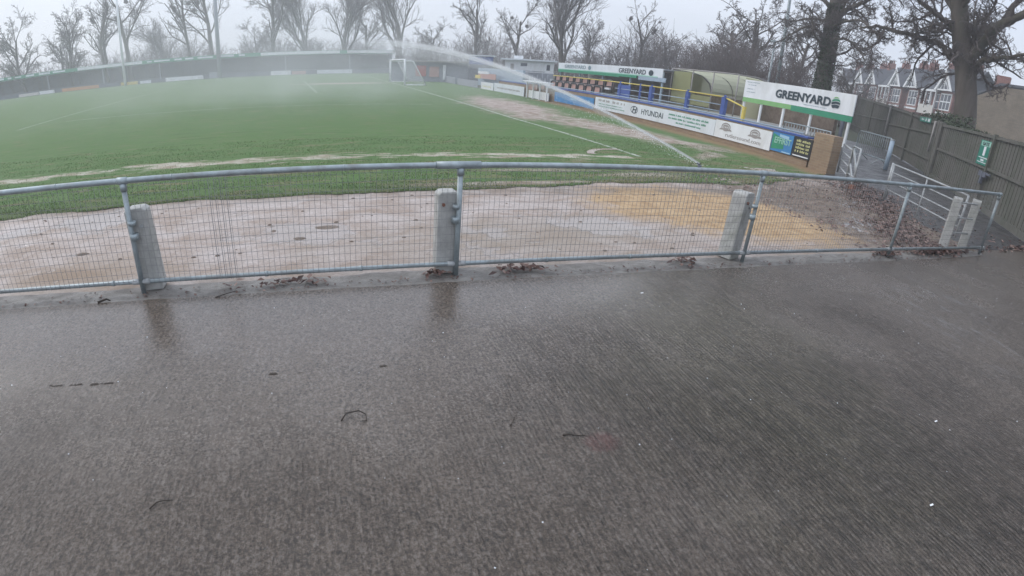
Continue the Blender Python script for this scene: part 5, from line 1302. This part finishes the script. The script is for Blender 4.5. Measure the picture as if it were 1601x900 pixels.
# ivy on the dark tree trunk
mb = MB(); e = [o for o in COL.objects if o.name.startswith('large_bare_tree')][-1]
for _ in range(5200):
    z = rs.uniform(.3, 7.5) ; a = rs.uniform(0, 2 * PI); rr_ = (.50 - .02 * z) + abs(rs.gauss(0, .05)); c = Vector((27.78 - .008 * z + rr_ * math.cos(a), 22.9 + rr_ * math.sin(a), z))
    u = Vector((rs.gauss(0, 1), rs.gauss(0, 1), rs.gauss(0, 1))).normalized() * .07; v = u.cross(Vector((rs.gauss(0, 1), rs.gauss(0, 1), rs.gauss(0, 1)))).normalized() * .05
    mb.add([c - u, c - v, c + u, c + v], [(0, 1, 2, 3)])
world_part(mb, 'ivy', M['ivy'], e)

# ------------------------------------------------------------------ water jet, spray and haze
JA = R(104); JD = Vector((math.cos(JA), math.sin(JA), 0)); JN = Vector((-JD.y, JD.x, 0)); JS = Vector((8.94, 10.45, 0))
JZ = lambda s_: .08 + .245 * s_ - .0048 * s_ * s_
rs = random.Random(77); mb = MB()
for _ in range(9000):
    s_ = 27 * rs.random() ** 1.15; sg = .003 + .003 * s_ + .0011 * s_ * s_
    p = JS + JD * s_ + JN * rs.gauss(0, sg); z = JZ(s_) + rs.gauss(0, sg * .55)
    if rs.random() < .30: z -= abs(rs.gauss(0, .03 + .06 * s_))
    if z < .02: continue
    c = Vector((p.x, p.y, z)); a = rs.uniform(.003, .008) * (1 + .05 * s_); u = JD * a * 2.2 + Vector((0, 0, a * .5)); v = Vector((0, 0, a * .7)); w_ = JN * a * .7
    mb.add([c - u, c + v, c + u, c - v, c + w_, c - w_], [(0, 1, 2, 3), (0, 4, 2, 5)])
tag(mb.build('water_jet', M['drop']), 'long white jet of water arcing from the sprinkler across the goal line', 'water jet', kind='stuff')

def vol_mat(name, build):
    m = bpy.data.materials.new(name); m.use_nodes = True; nt = m.node_tree
    nt.nodes.remove(nt.nodes['Principled BSDF']); out = nt.nodes['Material Output']
    pv = N(nt, 'ShaderNodeVolumePrincipled'); pv.inputs['Anisotropy'].default_value = .2; pv.inputs['Color'].default_value = (.93, .95, .97, 1)
    nt.links.new(pv.outputs[0], out.inputs['Volume']); build(nt, pv); return m
def curtain(nt, pv):
    tc = N(nt, 'ShaderNodeTexCoord'); s = sep(nt, tc.outputs['Object'])
    arc_ = math_n(nt, 'ADD', .08, math_n(nt, 'SUBTRACT', math_n(nt, 'MULTIPLY', s[0], .245), math_n(nt, 'MULTIPLY', math_n(nt, 'MULTIPLY', s[0], s[0]), .0046)))
    dz = math_n(nt, 'SUBTRACT', arc_, s[2])
    fall = math_n(nt, 'ADD', math_n(nt, 'MULTIPLY', math_n(nt, 'EXPONENT', math_n(nt, 'MULTIPLY', math_n(nt, 'ABSOLUTE', dz), -13.0)), 1.5), math_n(nt, 'MULTIPLY', math_n(nt, 'GREATER_THAN', dz, 0.0), .22))
    wy = math_n(nt, 'DIVIDE', s[1], math_n(nt, 'ADD', .035, math_n(nt, 'MULTIPLY', s[0], .022)))
    fall = math_n(nt, 'MULTIPLY', fall, math_n(nt, 'EXPONENT', math_n(nt, 'MULTIPLY', math_n(nt, 'MULTIPLY', wy, wy), -1.0)))
    n = noise(nt, tc.outputs['Object'], 1.3, 3, .6)
    d = math_n(nt, 'MULTIPLY', fall, ramp(nt, n, [(.3, .4), (.7, 1)]))
    fade = math_n(nt, 'SUBTRACT', 1.0, math_n(nt, 'DIVIDE', math_n(nt, 'SUBTRACT', s[0], 5.0), 15.0), clamp=True)
    d = math_n(nt, 'MULTIPLY', d, math_n(nt, 'MULTIPLY', fade, fade))
    nt.links.new(math_n(nt, 'MULTIPLY', d, CURT), pv.inputs['Density'])
CURT = .85
M['curtain'] = vol_mat('falling_spray', curtain)
mb = MB(); n = 14; prof = [(.15, .0)] + [(22.0, .0)] + [(22.0 - 21.85 * k / n, JZ(22.0 - 21.85 * k / n) + .10 + .012 * (22.0 - 21.85 * k / n)) for k in range(n + 1)]
mb.prism(prof, 'y', -.35, .35)
def core_vol(k, r0, r1):
    def f(nt, pv):
        tc = N(nt, 'ShaderNodeTexCoord'); s = sep(nt, tc.outputs['Object'])
        w_ = math_n(nt, 'ADD', r0, math_n(nt, 'MULTIPLY', s[0], r1))
        fd = math_n(nt, 'SUBTRACT', 1.0, math_n(nt, 'DIVIDE', s[0], 27.0), clamp=True)
        nt.links.new(math_n(nt, 'MULTIPLY', math_n(nt, 'DIVIDE', k, w_), fd), pv.inputs['Density']); pv.inputs['Color'].default_value = (.98, .99, 1, 1)
    return f
for k_, r0_, r1_ in ((.42, .016, .0075), (.13, .03, .022)):
    mc_ = vol_mat('jet_spray', core_vol(k_, r0_, r1_)); m3 = MB(); ss = [27 * (i / 40) for i in range(41)]
    m3.tube([(q, 0, JZ(q) + .02 - (r1_ * q * .5 if k_ < .2 else 0)) for q in ss], [r0_ + r1_ * q for q in ss], 14)
    oo = m3.build('jet_spray', mc_); oo.location = (JS.x, JS.y, .0); oo.rotation_euler = (0, 0, JA)
    tag(oo, 'dense white core of the water jet' if k_ > .2 else 'soft white spray wrapped round the water jet', 'spray', kind='stuff')
o = mb.build('falling_spray', M['curtain']); o.location = (JS.x, JS.y, .02); o.rotation_euler = (0, 0, JA)
tag(o, 'thin veil of drops falling below the water jet', 'spray', kind='stuff')
def mist(nt, pv):
    tc = N(nt, 'ShaderNodeTexCoord')
    ln = N(nt, 'ShaderNodeVectorMath', operation='LENGTH'); nt.links.new(tc.outputs['Object'], ln.inputs[0])
    mp = N(nt, 'ShaderNodeMapping'); mp.inputs['Scale'].default_value = (2.2, 2.2, 1.0); nt.links.new(tc.outputs['Object'], mp.inputs[0])
    n = noise(nt, mp.outputs[0], 1.9, 4, .65)
    e = math_n(nt, 'SUBTRACT', 1.0, ln.outputs['Value'], clamp=True)
    d = math_n(nt, 'MULTIPLY', e, ramp(nt, n, [(.36, .08), (.64, 1)]))
    nt.links.new(math_n(nt, 'MULTIPLY', d, MISTD), pv.inputs['Density'])
MISTD = .052
M['mist'] = vol_mat('drifting_mist', mist)
bm = bmesh.new(); bmesh.ops.create_icosphere(bm, subdivisions=3, radius=1.0)
for v in bm.verts: v.co.z = max(v.co.z, -.12)
me = bpy.data.meshes.new('drifting_mist'); bm.to_mesh(me); bm.free(); me.materials.append(M['mist'])
o = bpy.data.objects.new('drifting_mist', me); COL.objects.link(o); o.location = (-2.5, 30.5, .4); o.scale = (16, 17.5, 6.0)
tag(o, 'pale mist drifting off the sprinkler over the middle of the pitch', 'mist', kind='stuff')
def haze_b(nt, pv):
    pv.inputs['Density'].default_value = HAZE; pv.inputs['Color'].default_value = (.93, .95, .99, 1)
HAZE = .0027
M['haze'] = vol_mat('haze', haze_b)
mb = MB(); mb.box((0, 60, 14.0), (420, 300, 30.2)); o = mb.build('haze', M['haze']); tag(o, 'thin grey winter haze over the whole ground', 'haze', kind='stuff')
